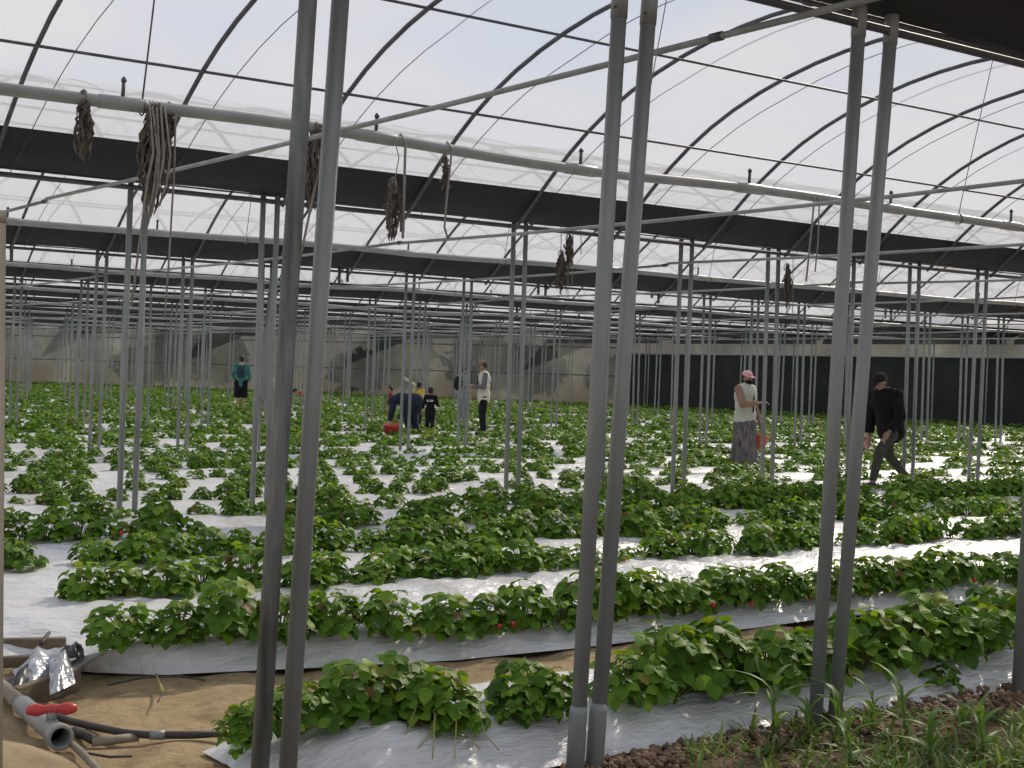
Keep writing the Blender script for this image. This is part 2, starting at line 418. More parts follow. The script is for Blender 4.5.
# roof film, purlins, gutters, rails, pipes, ties per bay --------------------
def long_x(Y): return x_range(Y, 6, 6)
for b in range(-1, NB-1):
    yc = line_y(b)+BAY/2; lo, hi = long_x(yc+2); hi = min(hi, wall_x(yc)-.2)
    if b < 1: lo = -3; hi = max(hi, 24)
    n = max(2, int((hi-lo)/1.5)); rows = []
    for a in range(n+1):
        x = lo+(hi-lo)*a/n
        rows.append([(x, yc+d*1.01, z+.028+.012*math.sin(x*2.1+d)) for d, z in FILMARC])
    o = MB().grid(rows).build('ceiling', MAT['film'])
    tag(o, f'clear plastic roof film arched over the {ROWORD[b+1]} bay', 'roof film', kind='structure')
    if b < 0: continue
    wd = ROWORD[b]
    for q, (d, dz, rad, txt) in enumerate([(3.05, -.03, .014, 'low far'), (1.62, -.03, .014, 'high far'), (0.0, -.04, .017, 'ridge'), (-1.62, -.03, .014, 'high near'), (-3.05, -.03, .014, 'low near')]):
        if b > 4 and q not in (0, 2): continue
        o = MB().tube([(lo, yc+d, arc_z(d)+dz), (hi, yc+d, arc_z(d)+dz)], rad, 8).build('purlin', MAT['steel_dark'])
        tag(o, f'long {txt} purlin tube running under the arches of the {wd} bay', 'purlin', 'long roof purlins')
for k in range(NB):
    Y = line_y(k); lo, hi = long_x(Y); wd = ROWORD[k]
    if k == 0: lo, hi = -2, 14
    n = max(3, int((hi-lo)/.5)); rows = []
    rr = np.random.default_rng(k); ph = rr.uniform(0, 6, 4)
    for a in range(n+1):
        x = lo+(hi-lo)*a/n; sg = .014*math.sin(x*.9+ph[0])+.010*math.sin(x*2.3+ph[1])
        rows.append([(x, Y-.645, 3.745), (x, Y-.50, 3.64+sg*.3), (x, Y-.34, 3.53+sg), (x, Y-.10, 3.465+sg), (x, Y+.06, 3.455+sg), (x, Y+.34, 3.53+sg), (x, Y+.50, 3.64), (x, Y+.645, 3.745)])
    r = MB().grid(rows).build('roof_gutter', MAT['black_net'])
    tag(r, f'black cloth gutter strip hung along the {wd} row of posts', 'gutter', 'black gutter strips between bays')
    for dy, z, rad, txt in ((.0, 3.395, .022, 'thick'), (.035, 3.455, .009, 'thin')):
        if k > 4 and txt == 'thin': continue
        o = MB().tube([(lo, Y+dy, z), (hi, Y+dy, z)], rad, 8).build('gutter_rail', MAT['steel_dark'])
        tag(o, f'{txt} steel rail along the post tops under the {wd} black gutter', 'rail', 'rails under the gutters')
# irrigation pipes
PIPE_SAG = [(-3, 3.41), (1, 3.40), (3.78, 3.43), (5.12, 3.46), (6.27, 3.42), (7.64, 3.39), (9.72, 3.45), (11.7, 3.43), (14, 3.42), (17, 3.40), (24, 3.43)]
for b in range(NB-1):
    Y = line_y(b)+.538*BAY; lo, hi = long_x(Y); wd = ROWORD[b]
    if b == 0: lo = -2
    hi = min(hi, 26 if b == 0 else 99)
    r = empty('irrigation_pipe', (lo, Y, 0), f'grey overhead irrigation pipe hung across the {wd} bay', 'pipe', 'overhead irrigation pipes')
    rr = random.Random(b+50)
    if b == 0: hgt = lambda x: float(np.interp(x, [a for a, _ in PIPE_SAG], [z for _, z in PIPE_SAG]))
    else:
        kx = np.arange(lo-2, hi+4, 2.1); kz = [HPIPE+rr.uniform(-.035, .04) for _ in kx]; hgt = lambda x, kx=kx, kz=kz: float(np.interp(x, kx, kz))
    xs = np.arange(lo, hi, .35)
    zs = np.array([hgt(x) for x in xs]); zs = np.convolve(np.pad(zs, 2, mode='edge'), np.ones(5)/5, 'valid')
    MB().tube([(x-lo, 0, z) for x, z in zip(xs, zs)], .043, 14 if b < 3 else 8).build('pipe', MAT['pvc'], r)
    zf = lambda x: float(np.interp(x, xs, zs))
    x = 3.64-8
    while x < hi-.3:
        if x > lo+.3 and in_frame((x, Y, 3.4), 30) and b < 5:
            z = zf(x)
            MB().tube([(x-.17-lo, 0, zf(x-.17)), (x-.16-lo, 0, zf(x-.16)), (x+.16-lo, 0, zf(x+.16)), (x+.17-lo, 0, zf(x+.17))], [.045, .049, .049, .045], 14 if b < 3 else 8).build('coupling', MAT['pvc'], r)
            q = MB().tube([(x-lo, 0, z+.03), (x-lo+.006, 0, z+.155)], .014, 8).build('riser', MAT['steel_dark'], r)
            MB().tube([(x-lo+.006, 0, z+.15), (x-lo+.006, 0, z+.165), (x-lo+.006, 0, z+.185)], [.02, .02, .006], 8).build('sprinkler_head', MAT['steel_dark'], q)
        x += 2.0
# hanging wires
j = 0
for b in range(4):
    Y = line_y(b)+.538*BAY; yc = line_y(b)+BAY/2
    for m in range(12):
        X = 3.78 + 4.48*m + (0 if b == 0 else .7*b)
        if not in_frame((X, Y, 3.6), 0): continue
        j += 1
        o = MB().tube([(X+.02, yc, arc_z(0)-.05), (X+.005, Y-.02, 3.6), (X, Y, 3.47)], .0065 if j == 1 else .0045, 6).build('hanging_wire', MAT['wire'])
        for t in (0,):
            MB().tube([(X+.052*math.cos(a)*0, Y+.05*math.cos(a), 3.42+.052*math.sin(a)) for a in np.linspace(0, 2*PI, 13)], .006, 5).build('loop', MAT['wire'], o)
        tag(o, f'vertical dark wire holding up the {ROWORD[b]} irrigation pipe, wire {nth(j)} from the left', 'wire', 'hanging pipe wires')
# tie bars
TIEZ = {0: 3.2, 1: 3.08, 2: 3.12, 3: 3.10}
for b in range(NB-1):
    for m in range(9):
        X = 4.52 + 3.98*m; ya, yb = line_y(b), line_y(b+1)
        if X > wall_x(yb)-.5: continue
        if not any(in_frame((X, ya+(yb-ya)*t, 3.1), 0) for t in np.linspace(0, 1, 9)): continue
        rr = random.Random(b*100+m); z = TIEZ.get(m, 3.1)+(rr.uniform(-.03, .03) if b else 0); sg = -.04 if m else -.02
        o = MB().tube(([(X, ya-BAY, z+.05)] if b == 0 else [])+[(X, ya, z), (X, ya+BAY*.25, z+sg*.8), (X, ya+BAY*.5, z+sg), (X, ya+BAY*.75, z+sg*.8), (X, yb, z)], .0165, 8).build('tie_bar', MAT['steel'])
        tag(o, f'straight grey tie bar across the {ROWORD[b]} bay, {nth(m+1)} bar line from the left', 'tie bar', 'tie bars across the bays')
        if b < 2:
            MB().tube([(X, ya+.02, z), (X, ya+.09, z)], .022, 8).build('clamp', MAT['steel_dark'], o)

# ------------------------------------------------------------------ end walls
def wall(name, a, b, z0, z1, mat, n=24):
    mb = MB(); rows = []
    for i in range(n+1):
        t = i/n; x = a[0]+(b[0]-a[0])*t; y = a[1]+(b[1]-a[1])*t; w = .05*math.sin(i*1.9)
        rows.append([(x+w, y, z0), (x+w*.5, y, (z0+z1)/2), (x, y, z1)])
    return mb.grid(rows).build(name, mat)
WC = (46.0, 54.0); WE = (46-(112-54)*.556, 112.0)
tag(wall('wall_back', (46, -2), WC, 0, 2.75, MAT['dark_wall']), 'dark shade cloth end wall', 'wall', kind='structure')
tag(wall('wall_back_upper', (46.05, -2), WC, 2.72, 3.9, MAT['wall_film']), 'pale film strip over the dark cloth wall', 'wall', kind='structure')
tag(wall('wall_left', WC, WE, 0, 3.9, MAT['wall_film'], 40), 'dirty translucent plastic end wall', 'wall', kind='structure')
for q, z in enumerate((1.62, 3.0)):
    o = MB().tube([(WC[0]-.06, WC[1], z), (WE[0]-.06, WE[1], z)], .03, 6).build('trim_%d' % (q+1), MAT['steel_dark']); tag(o, 'wall rail', 'rail', kind='structure')
o = MB().tube([(45.95, 0, 2.72), (45.95, 54, 2.72)], .035, 6).build('trim_3', MAT['pvc']); tag(o, 'wall rail', 'rail', kind='structure')
for b in range(NB-1):     # film closing each arch at the wall
    yc = line_y(b)+BAY/2; x = wall_x(yc) - .15
    mb = MB(); mb.grid([[(x, yc+d, 3.2) for d, z in ARC], [(x, yc+d, z) for d, z in ARC]])
    tag(mb.build('wall_back_gable', MAT['wall_film']), 'gable film', 'wall', kind='structure')

# ------------------------------------------------------------------ strawberry plants
def leaflet(nst, fold=.22, droop=.25):
    t = np.linspace(0, 1, nst)
    w = np.interp(t, [0, .18, .42, .68, .88, 1], [.10, .55, .84, .86, .55, .12])*.5
    V = []
    for ti, wi in zip(t, w):
        z = -droop*ti*ti
        V += [(ti, -wi, z+fold*wi*1.2), (ti, 0, z), (ti, wi, z+fold*wi*1.2)]
    F = []
    for i in range(nst-1):
        a = 3*i; F += [(a, a+1, a+4, a+3), (a+1, a+2, a+5, a+4)]
    return np.array(V), np.array(F)
LT = {q: leaflet(q) for q in (2, 3, 5)}
LT[2] = (np.array([(0, 0, 0), (.5, -.45, .04), (1.05, 0, -.2), (.5, .45, .04)]), np.array([(0, 1, 2, 3)]))
def rotz(a): c, s = np.cos(a), np.sin(a); return np.array([[c, -s, 0], [s, c, 0], [0, 0, 1]])
def roty(a): c, s = np.cos(a), np.sin(a); return np.array([[c, 0, s], [0, 1, 0], [-s, 0, c]])
def rotx(a): c, s = np.cos(a), np.sin(a); return np.array([[1, 0, 0], [0, c, -s], [0, s, c]])
def plant_geo(rng, nleaf, spread, height, leaf, nst):
    V, F, stems, n = [], [], [], 0; LV, LF = LT[nst]
    for i in range(nleaf):
        u = (i+.5)/nleaf; el = math.asin(min(.98, .08+.92*(1-u)))*rng.uniform(.8, 1.1)     # inner leaves upright, outer low
        az = i*2.399963+rng.uniform(-.5, .5); R = rng.uniform(.72, 1.08)
        tip = np.array([math.cos(el)*math.cos(az)*spread*R, math.cos(el)*math.sin(az)*spread*R, max(.03, math.sin(el)*height*R+.02)])
        tilt = rng.uniform(-.1, .55)+(.5*(1-math.sin(el)))
        B = rotz(az+rng.uniform(-.5, .5)) @ roty(tilt) @ rotx(rng.uniform(-.45, .45)); sz = leaf*rng.uniform(.75, 1.2)
        for a, s in ((0, 1.05), (1.35, .95), (-1.35, .95)):
            V.append((LV*sz*s*np.array([1, 1, rng.uniform(.6, 1.4)])) @ (B @ rotz(a)).T + tip); F.append(LF+n); n += len(LV)
        stems.append(tip)
    return np.concatenate(V), np.concatenate(F), stems
def variant(q, nleaf, spread, height, leaf):
    rng = np.random.default_rng(100+q); V, F, st = plant_geo(rng, nleaf, spread, height, leaf, 5)
    fol = np_mesh('foliage', V, F, MAT['leaf'], True)
    mb = MB()
    for t in st:
        t = Vector(t); mb.tube([(t.x*.06, t.y*.06, -.02), (t.x*.45, t.y*.45, t.z*.66), t], [.004, .003, .0022], 4, False)
    return fol, mb.mesh('stem', MAT['stem'])
VARS = [variant(0, 46, .18, .26, .074), variant(1, 54, .205, .25, .070), variant(2, 42, .17, .28, .078), variant(3, 58, .21, .28, .072),
        variant(4, 44, .19, .23, .068), variant(5, 52, .195, .30, .076)]
SMALLV = [variant(6, 14, .13, .13, .060), variant(7, 17, .14, .15, .062)]
bm = bmesh.new(); bmesh.ops.create_uvsphere(bm, u_segments=10, v_segments=8, radius=.016)
for v in bm.verts: v.co.z *= 1.25; v.co.x *= 1-.35*max(0, -v.co.z/.02); v.co.y *= 1-.35*max(0, -v.co.z/.02)
BERRY = bpy.data.meshes.new('berry'); bm.to_mesh(BERRY); bm.free(); BERRY.materials.append(MAT['berry'])
PL = []      # (x, y, z, scale, small?, row)
rng = np.random.default_rng(5)
row1 = [(250, 722, .62, 0), (300, 716, .80, 0), (350, 708, .88, 0), (402, 704, .92, 0), (436, 712, .78, 0), (462, 716, .74, 0), (525, 700, .92, 0), (548, 716, .55, 0), (590, 712, .62, 0), (632, 690, 1.0, 0),
        (672, 682, 1.16, 0), (716, 675, 1.18, 0), (768, 672, 1.05, 0), (815, 664, 1.08, 0), (858, 657, 1.18, 0), (900, 652, 1.2, 0), (945, 646, 1.15, 0), (985, 641, 1.2, 0), (1035, 632, 1.1, 0), (700, 668, 1.1, 0), (925, 642, 1.1, 0)]
for x, y, s, sm in row1:
    p = at_z(x, y, .22); PL.append((p[0], min(max(p[1], 5.08), 5.64), BH-.01, s, sm, 0))
for i, (yc, hw, xs, off) in enumerate(BEDS):
    if i == 0: continue
    yc += off
    lo, hi = x_range(yc, 2.5, 3)
    lo = {1: 2.74, 2: 2.6, 3: 2.8}.get(i, lo)
    x = lo + rng.uniform(0, .2)
    while x < hi:
        s = rng.uniform(.80, 1.06); sm = 0; gap = rng.uniform(.25, .35)
        if i == 1: s = rng.uniform(.82, 1.06)
        if i == 2 and x < 3.2: s, sm = rng.uniform(.7, 1), 1
        elif i == 5 and rng.random() < (.75 if x < 8 else .35): s, sm = rng.uniform(.8, 1.3), 1; gap *= 1.2
        elif i == 4 and 4.4 < x < 5.9 and rng.random() < .6: s, sm = rng.uniform(.8, 1.1), 1
        elif i != 1 and rng.random() < .07: s, sm = rng.uniform(.8, 1.1), 1
        if i > 5: s *= rng.uniform(.60, .86); gap *= 1.12
        skip = rng.random() < (0 if i == 1 else .06 if i < 6 else .14)
        if i == 2 and x < 3.1 and rng.random() < .5: skip = True
        yo = rng.uniform(-.09, .09)
        if i >= 2 and rng.random() < .5: yo += rng.choice([-1, 1])*rng.uniform(.05, .13)
        if i == 1: yo *= .35
        if i == 1: yo += .75*edge_back(x)
        if not skip: PL.append((x, yc+yo, bed_z(off+yo, hw)-.01, s, sm, i))
        x += gap
PL += [(x, 5.4+.1*math.sin(x*5), BH-.01, 1.05+.1*math.sin(x*9), 0, 0) for x in np.arange(7.75, 11.5, .31)]
PL = [p for p in PL if in_frame((p[0], p[1], .3), 330)]
PL.sort(key=lambda p: p[0]*CF[0]+p[1]*CF[1])
shown = [p for p in PL if in_frame((p[0], p[1], .3), 45)][:296]; ids = {id(p) for p in shown}
front, back = shown, [p for p in PL if id(p) not in ids]
rows_seen = {}
for p in front: rows_seen.setdefault(p[5], []).append(p[0])
for v in rows_seen.values(): v.sort()
rp = random.Random(3)
for x, y, z, s, sm, row in front:
    fol, stm = (rp.choice(SMALLV) if sm else rp.choice(VARS))
    j = rows_seen[row].index(x)+1
    look = 'small sparse' if sm else ('broad bushy' if s > 1.05 else 'leafy green' if s > .9 else 'low compact')
    rw = 'front bed' if row == 0 else f'{nth(row+1)} bed from the front'
    r = empty('strawberry_plant', (x, y, z), f'{look} strawberry plant, {nth(j)} from the left in the {rw}', 'strawberry plant', f'strawberry plants of the {nth(row+1)} bed', rp.uniform(0, 6.28))
    r.scale = (s, s, s*rp.uniform(.9, 1.08))
    f = link('foliage', fol, r); link('stem', stm, r)
    if rp.random() < .16:
        for _ in range(rp.randint(1, 2)):
            bb = link('berry', BERRY, r); a = rp.uniform(0, 6.28); bb.location = (math.cos(a)*.2, math.sin(a)*.2, rp.uniform(.03, .09))
    if row == 0 and .73 < s < .79:
        for a, L in ((3.4, .28), (4.1, .32), (5.0, .25)):
            a -= r.rotation_euler.z
            d = Vector((math.cos(a), math.sin(a), 0))
            MB().tube([d*.05+Vector((0, 0, .1)), d*.16+Vector((0, 0, .13)), d*L*.8+Vector((0, 0, .01)), d*L*1.25+Vector((0, 0, -.07))], .0042, 5).build('runner', MAT['runner'], r)
# everything farther: uncountable mass of the same plants
Vs, Fs, n = [], [], 0; rng = np.random.default_rng(9)
bank = {}
for lod, (nl, nst) in {'near': (46, 3), 'mid': (26, 3), 'far': (17, 2)}.items():
    bank[lod] = [plant_geo(np.random.default_rng(300+q), nl, .23, .24, {'near': .074, 'mid': .105, 'far': .14}[lod], nst)[:2] for q in range(8)]
for x, y, z, s, sm, row in back:
    dep = x*CF[0]+y*CF[1]; V, F = bank['near' if dep < 13 else 'mid' if dep < 26 else 'far'][rng.integers(8)]
    if sm: s *= .6
    Vs.append((V*s) @ rotz(rng.uniform(0, 6.28)).T + np.array([x, y, z])); Fs.append(F+n); n += len(V)
o = link('strawberry_foliage', np_mesh('strawberry_foliage', np.concatenate(Vs), np.concatenate(Fs), MAT['leaf'], True))
tag(o, 'mass of green strawberry plants filling the far beds', 'strawberry plants', kind='stuff')
print('plants', len(front), len(back), 'posts', len(solo), len(rest))

# two rooted runner plantlets and weeds on the front film edge
for q, (x, y, s) in enumerate([(455, 742, .5), (335, 758, .75), (245, 755, .75), (938, 690, .8)]):
    p = at_z(x, y, .04); r = empty('plantlet', (p[0], p[1], .05), ['tiny runner plantlet on white film below the front strawberry plants', 'small plantlet on the white film just right of the scuffed front post', 'small plantlet at the torn film end beside the scuffed front post', 'small green plantlet on sunlit film near the right edge post'][q], 'plantlet', 'plantlets on the front film')
    r.scale = (s, s, s); link('foliage', SMALLV[q % 2][0], r); link('stem', SMALLV[q % 2][1], r)

# ------------------------------------------------------------------ weeds, grass, clods in front
def blade(mb, p, a, L, w, lean):
    d = Vector((math.cos(a), math.sin(a), 0)); sd = Vector((-d.y, d.x, 0)); rows = []
    for t in np.linspace(0, 1, 6):
        c = Vector(p) + d*(lean*L*t**1.6) + Vector((0, 0, L*(t - .55*lean*t*t)))
        ww = w*(1-t**2.2)*(.55+.45*min(1, t*4))+.0006
        rows.append([c-sd*ww, c+Vector((0, 0, -ww*.35)), c+sd*ww])
    mb.grid(rows)
rg = random.Random(4)
gb = MB()
for i in range(620):
    x = rg.uniform(690, 1040); lim = 705+max(0, (850-x))*.12
    y = rg.uniform(lim+16, 800)
    if rg.random() < .6 and x < 800: continue
    p = at_z(x, y, 0)
    for k in range(rg.randint(2, 5)): blade(gb, (p[0]+rg.uniform(-.03, .03), p[1]+rg.uniform(-.03, .03), 0.0), rg.uniform(0, 6.28), rg.uniform(.05, .17), rg.uniform(.004, .012), rg.uniform(.3, 1.1))
tag(gb.build('grass', MAT['weed']), 'low grassy weeds on the brown soil before the front bed', 'grass', kind='stuff')
weeds = [(773, 745, .34, 0, 'tall weed with a bent drooping leaf left of the right front post pair'), (808, 752, .30, 1, 'weed with arching leaves growing against the right front post pair'), (835, 748, .34, 1, 'tall weed curling over between the two right front posts'),
         (872, 742, .30, 1, 'upright weed with broad light green leaf right of the right post pair'), (905, 742, .34, 1, 'tall drooping weed on the soil edge before the sunlit film'), (850, 772, .26, 0, 'short leafy weed at the bottom edge below the right posts'), (930, 765, .24, 0, 'leafy weed low on the bank near the bottom right'), (985, 760, .26, 0, 'grassy weed clump in the bottom right corner'), (965, 735, .2, 1, 'small weed on brown clods near the right edge post')]
for x, y, h, kind, lab in weeds:
    p = at_z(x, y, 0); r = empty('weed', (p[0], p[1], 0), lab, 'weed', 'weeds on the front soil bank')
    top = Vector((rg.uniform(-.05, .05), rg.uniform(-.03, .03), h*.8))
    MB().tube([(0, 0, -.02), (top.x*.4, top.y*.4, h*.4), top], [.006, .005, .003], 6).build('stem', MAT['weed'], r)
    for k in range(7 if kind else 9):
        mb = MB(); t = .15+.85*k/8; a = k*2.4+rg.uniform(-.4, .4)
        blade(mb, Vector((top.x*t, top.y*t, h*.8*t)), a, h*rg.uniform(.45, .75), rg.uniform(.012, .02), rg.uniform(.7, 1.3)); mb.build('leaf', MAT['weed'], r)
cv, cf, n = [], [], 0
bm = bmesh.new(); bmesh.ops.create_icosphere(bm, subdivisions=1, radius=1); iv = np.array([v.co[:] for v in bm.verts]); ifc = np.array([[v.index for v in f.verts] for f in bm.faces]); bm.free()
rc = np.random.default_rng(8)
for i in range(1500):
    x = rc.uniform(560, 1040); yl = 768-(x-560)*.21
    y = yl + abs(rc.normal(0, 22))+3
    p = at_z(x, y, 0.01); s = rc.uniform(.004, .022)
    cv.append(iv*s*rc.uniform(.6, 1.3, 3)*rc.uniform(.8, 1.2, (len(iv), 1)) + np.array([p[0], p[1], .02+.03*(p[0] > 3.6)*math.exp(-((p[1]-4.25-.02*p[0])/.35)**2)])); cf.append(ifc+n); n += len(iv)
tag(link('soil_clods', np_mesh('soil_clods', np.concatenate(cv), np.concatenate(cf), MAT['clod'])), 'loose brown soil clods along the front film edge', 'soil', kind='stuff')

# ------------------------------------------------------------------ valve, pipes, hoses and scraps at the left
a = Vector(at_z(-14, 674, .06)); e = Vector(at_z(61, 738, .06)); d = (e-a).normalized(); sd = d.cross(Vector((0, 0, 1))).normalized(); up = Vector((0, 0, 1))
r = empty('valve_pipe', a, 'thick grey pipe with red butterfly valve handle and open end', 'pipe')
L = (e-a).length; lp = lambda t, z=0: d*t+up*z
MB().tube([lp(-.3), lp(L*.62)], .036, 20).build('pipe', MAT['pvc_dusty'], r)
MB().tube([lp(L*.52), lp(L*.53), lp(L*.64), lp(L*.66)], [.038, .045, .045, .040], 20).build('collar', MAT['pvc'], r)
mb = MB(); pv = sd.cross(d).normalized()
mb.grid([[lp(t)+(sd*math.cos(q)+pv*math.sin(q))*rad for q in np.linspace(0, 2*PI, 29)] for t, rad in ((L*.64, .040), (L*.72, .047), (L*.9, .047), (L-.07, .046), (L-.06, .055), (L-.003, .056), (L, .054), (L, .043), (L-.003, .041), (L-.06, .040), (L-.14, .038))])
mb.build('valve_body', MAT['pvc'], r)
MB().tube([lp(L-.13), lp(L-.125)], .039, 20).build('bore_shade', MAT['dark_bag'], r)  # black disc standing in for the shade inside the open pipe
HP = L*.885
MB().tube([lp(HP, .035), lp(HP, .078)], .022, 14).build('valve_stem', MAT['pvc'], r)
mb = MB(); ax = (sd*.97 + d*-.22).normalized(); pr = []
for s_, w_, h_ in ((-.108, .010, .010), (-.10, .024, .020), (-.06, .026, .030), (-.026, .014, .018), (0, .026, .026), (.026, .014, .018), (.06, .026, .030), (.10, .024, .020), (.108, .010, .010)):
    c = lp(HP, .088) + ax*s_; o2 = ax.cross(up).normalized()
    pr.append([c+o2*w_*math.cos(t)+up*h_*math.sin(t) for t in np.linspace(0, 2*PI, 13)])
mb.grid(pr); mb.f.append(tuple(range(12))); mb.f.append(tuple(8*13+k for k in range(12))); mb.build('handle', MAT['red_plastic'], r)
def ground_tube(name, pix, rad, mat, label, cat, z=.03, n=10):
    pts = [Vector(at_z(x, y, z)) for x, y in pix]; o = pts[0].copy()
    r = MB().tube([p-o for p in pts], rad, n).build(name, mat); r.location = o; return tag(r, label, cat)
r = ground_tube('hose', [(-10, 668), (5, 682), (22, 695), (42, 712), (70, 721), (95, 727), (125, 733), (150, 735), (190, 735), (226, 733)], .017, MAT['hose'], 'black irrigation hose running from the valve to the front bed', 'hose', .035)
pts = [Vector(at_z(x, y, .035))-r.location for x, y in ((150, 735), (165, 735))]
MB().tube(pts, .021, 10).build('coupling', MAT['pvc'], r)
ground_tube('hose_offcut', [(75, 731), (84, 735), (92, 739)], .022, MAT['hose'], 'short black hose offcut beside the open valve mouth', 'hose', .03)
ground_tube('thin_pipe', [(72, 744), (84, 755), (97, 769), (110, 785)], .016, MAT['pvc_dusty'], 'thin dusty pipe on sand below the valve mouth', 'pipe', .025)
ground_tube('clay_stick', [(92, 742), (112, 740), (138, 737)], .02, MAT['pvc_dusty'], 'short dusty tube lying on sand under the black hose', 'pipe', .02)
ground_tube('twig', [(80, 752), (110, 757), (132, 756)], .006, MAT['hose'], 'dark twig on the sand by the thin pipe', 'twig', .03, 6)
ground_tube('twig', [(108, 685), (140, 678), (178, 676), (205, 680)], .006, MAT['hose'], 'long thin dark twig on the sandy soil strip', 'twig', .03, 6)
ground_tube('straw_stalk', [(156, 674), (160, 684), (163, 692)], .007, MAT['straw'], 'short yellow straw stalk on the sandy soil', 'straw', .03, 6)
ground_tube('straw_stalk', [(163, 692), (160, 698), (158, 702)], .004, MAT['hose'], 'dark bit of straw below the yellow stalk', 'straw', .03, 6)
# earth mound with dusty sheet in the corner
mb = MB(); rows = []
c0 = Vector(at_z(-28, 765, 0))
for i in range(20):
    row = []
    for j in range(20):
        u, v = (i/19*2-1), (j/19*2-1); rr_ = math.hypot(u, v)
        z = .12*max(0, 1-rr_**2)**.8 + .02*math.sin(u*7+v*4)*max(0, 1-rr_)+.01*math.sin(v*15+u*3)*max(0, 1-rr_)
        row.append((u*.42, v*.62, z-.02))
    rows.append(row)
o = mb.grid(rows).build('earth_mound', basic('sandy_earth', (.36, .27, .16), (.20, .145, .085), 5, .95, 0, .5, 16)); o.location = c0 + Vector((-.05, -.05, 0)); o.rotation_euler.z = .3
tag(o, 'low dusty mound of earth beside the valve pipe', 'mound')
# edging planks, bag with silver film
def plank(pa, pb, w, t, label, z=.04):
    A, B = Vector(at_z(*pa, z)), Vector(at_z(*pb, z)); dd = B-A; R = dd.to_track_quat('X', 'Z').to_matrix()
    o = MB().box((0, 0, 0), (dd.length/2, w, t), R).build('timber_plank', MAT['timber'], smooth=False); o.location = (A+B)/2
    bv = o.modifiers.new('bevel', 'BEVEL'); bv.width = .006; tag(o, label, 'plank', 'edging planks by the white bed')
plank((-30, 648), (66, 646), .03, .05, 'weathered plank along the edge of the white bed end')
plank((-30, 664), (40, 660), .025, .03, 'weathered plank lying lower beside the silver film')
plank((14, 700), (78, 678), .02, .06, 'dark plank edge under the silver film scrap')
ground_tube('stake_peg', [(41, 644), (45, 638), (49, 633)], .012, MAT['hose'], 'small dark peg sticking up by the white bed end', 'peg', .12, 8)
def crumple(name, poly, z, mat, seed, nu=16, nv=10, amp=.05):
    A, B, C_, D = [Vector(at_z(*q, z)) for q in poly]; rr = np.random.default_rng(seed); ph = rr.uniform(0, 6, 6); rows = []
    o = (A+B+C_+D)/4
    for i in range(nu+1):
        row = []
        for j in range(nv+1):
            u, v = i/nu, j/nv; p = (A*(1-u)+B*u)*(1-v) + (D*(1-u)+C_*u)*v - o
            e = math.sin(PI*u)*math.sin(PI*v)
            p.z = e**.5*amp*1.6 + amp*.5*math.sin(u*9+v*5+ph[0])*e**.4+amp*.35*math.sin(u*17-v*13+ph[1])*e**.4 + amp*.2*math.sin(v*23+ph[2])
            row.append(p)
        rows.append(row)
    q = MB().grid(rows).build(name, mat); q.location = o; return q
o = crumple('film_scrap', [(12, 672), (62, 650), (78, 664), (30, 690)], .06, MAT['silver'], 1); tag(o, 'crumpled silver film scrap lying by the timber edge', 'film scrap')
o = crumple('plastic_bag', [(4, 684), (40, 664), (46, 674), (14, 692)], .07, MAT['dark_bag'], 2, amp=.03); tag(o, 'black plastic bag scrap under the silver film', 'bag')
o = crumple('film_flap', [(48, 664), (70, 662), (76, 684), (50, 696)], .09, MAT['silver'], 3, amp=.05); tag(o, 'shiny film flap drooping over the plank corner', 'film scrap')
o = crumple('film_rag', [(60, 652), (84, 650), (84, 657), (64, 658)], .12, MAT['dark_bag'], 4, amp=.03); tag(o, 'small dark rag on the end of the silver film', 'rag')

# ------------------------------------------------------------------ hanging bundles and ropes
def bundle(X, Y, z0, z1, wid, label, seed, ropes=(), group='dried bundles hung from pipes'):
    rr = random.Random(seed); r = empty('dried_bundle', (X, Y, 0), label, 'dried bundle', group)
    mb = MB()
    for k in range(int(40*wid/.1)):
        x = rr.uniform(-1, 1)*wid*.5; y = rr.uniform(-1, 1)*wid*.45; L = (z0-z1)*rr.uniform(.35, 1)
        pts = []; zz = z0+.045-rr.uniform(0, .12); n = 9
        for t in np.linspace(0, 1, n):
            q = min(1, .30+t*1.3)*(1 if t < .7 else 1-.5*(t-.7)/.3); jt = .012+.012*t
            pts.append((x*q+rr.uniform(-jt, jt), y*q+rr.uniform(-jt, jt)-.02, zz-L*t))
        mb.tube(pts, [rr.choice((.003, .005, .008, .012)) for _ in range(n-1)]+[.001], 4)
    mb.build('leaves', MAT['dried'], r)
    MB().tube([(0, .05*math.cos(t), z0+.0+.05*math.sin(t)) for t in np.linspace(0, 2*PI, 12)], .006, 5).build('tie', MAT['rope'], r)
    return r
def rope(pts, rad, label, group='ropes hung from pipes', mat='rope'):
    o = Vector(pts[0]); r = MB().tube([Vector(p)-o for p in pts], rad, 6).build('hanging_rope', MAT[mat]); r.location = o
    return tag(r, label, 'rope', group)
P1 = 9.6
bundle(3.37, P1, 3.44, 3.03, .10, 'small dried plant bundle at the far left of the front pipe', 1)
bundle(3.87, P1, 3.42, 2.72, .21, 'large dried bundle behind grey ropes on the front pipe', 2)
bundle(3.98, P1+.03, 3.44, 3.14, .08, 'short dried tuft just right of the large rope bundle', 3)
bundle(5.12, P1, 3.44, 2.80, .17, 'dark dried bundle hanging between the two posts nearest the valve', 4)
bundle(5.80, P1, 3.10, 2.68, .11, 'dark dried bundle dangling low on a string from the front pipe', 5)
bundle(6.27, P1, 3.32, 3.10, .05, 'slim dried wisp beside a grey rope on the front pipe', 6)
p = at_y(562, 226, 13.7); bundle(p[0], 13.7, 3.10, 2.6, .12, 'dried bundle hanging under the second gutter near the middle posts', 7, group='dried bundles under the gutter')
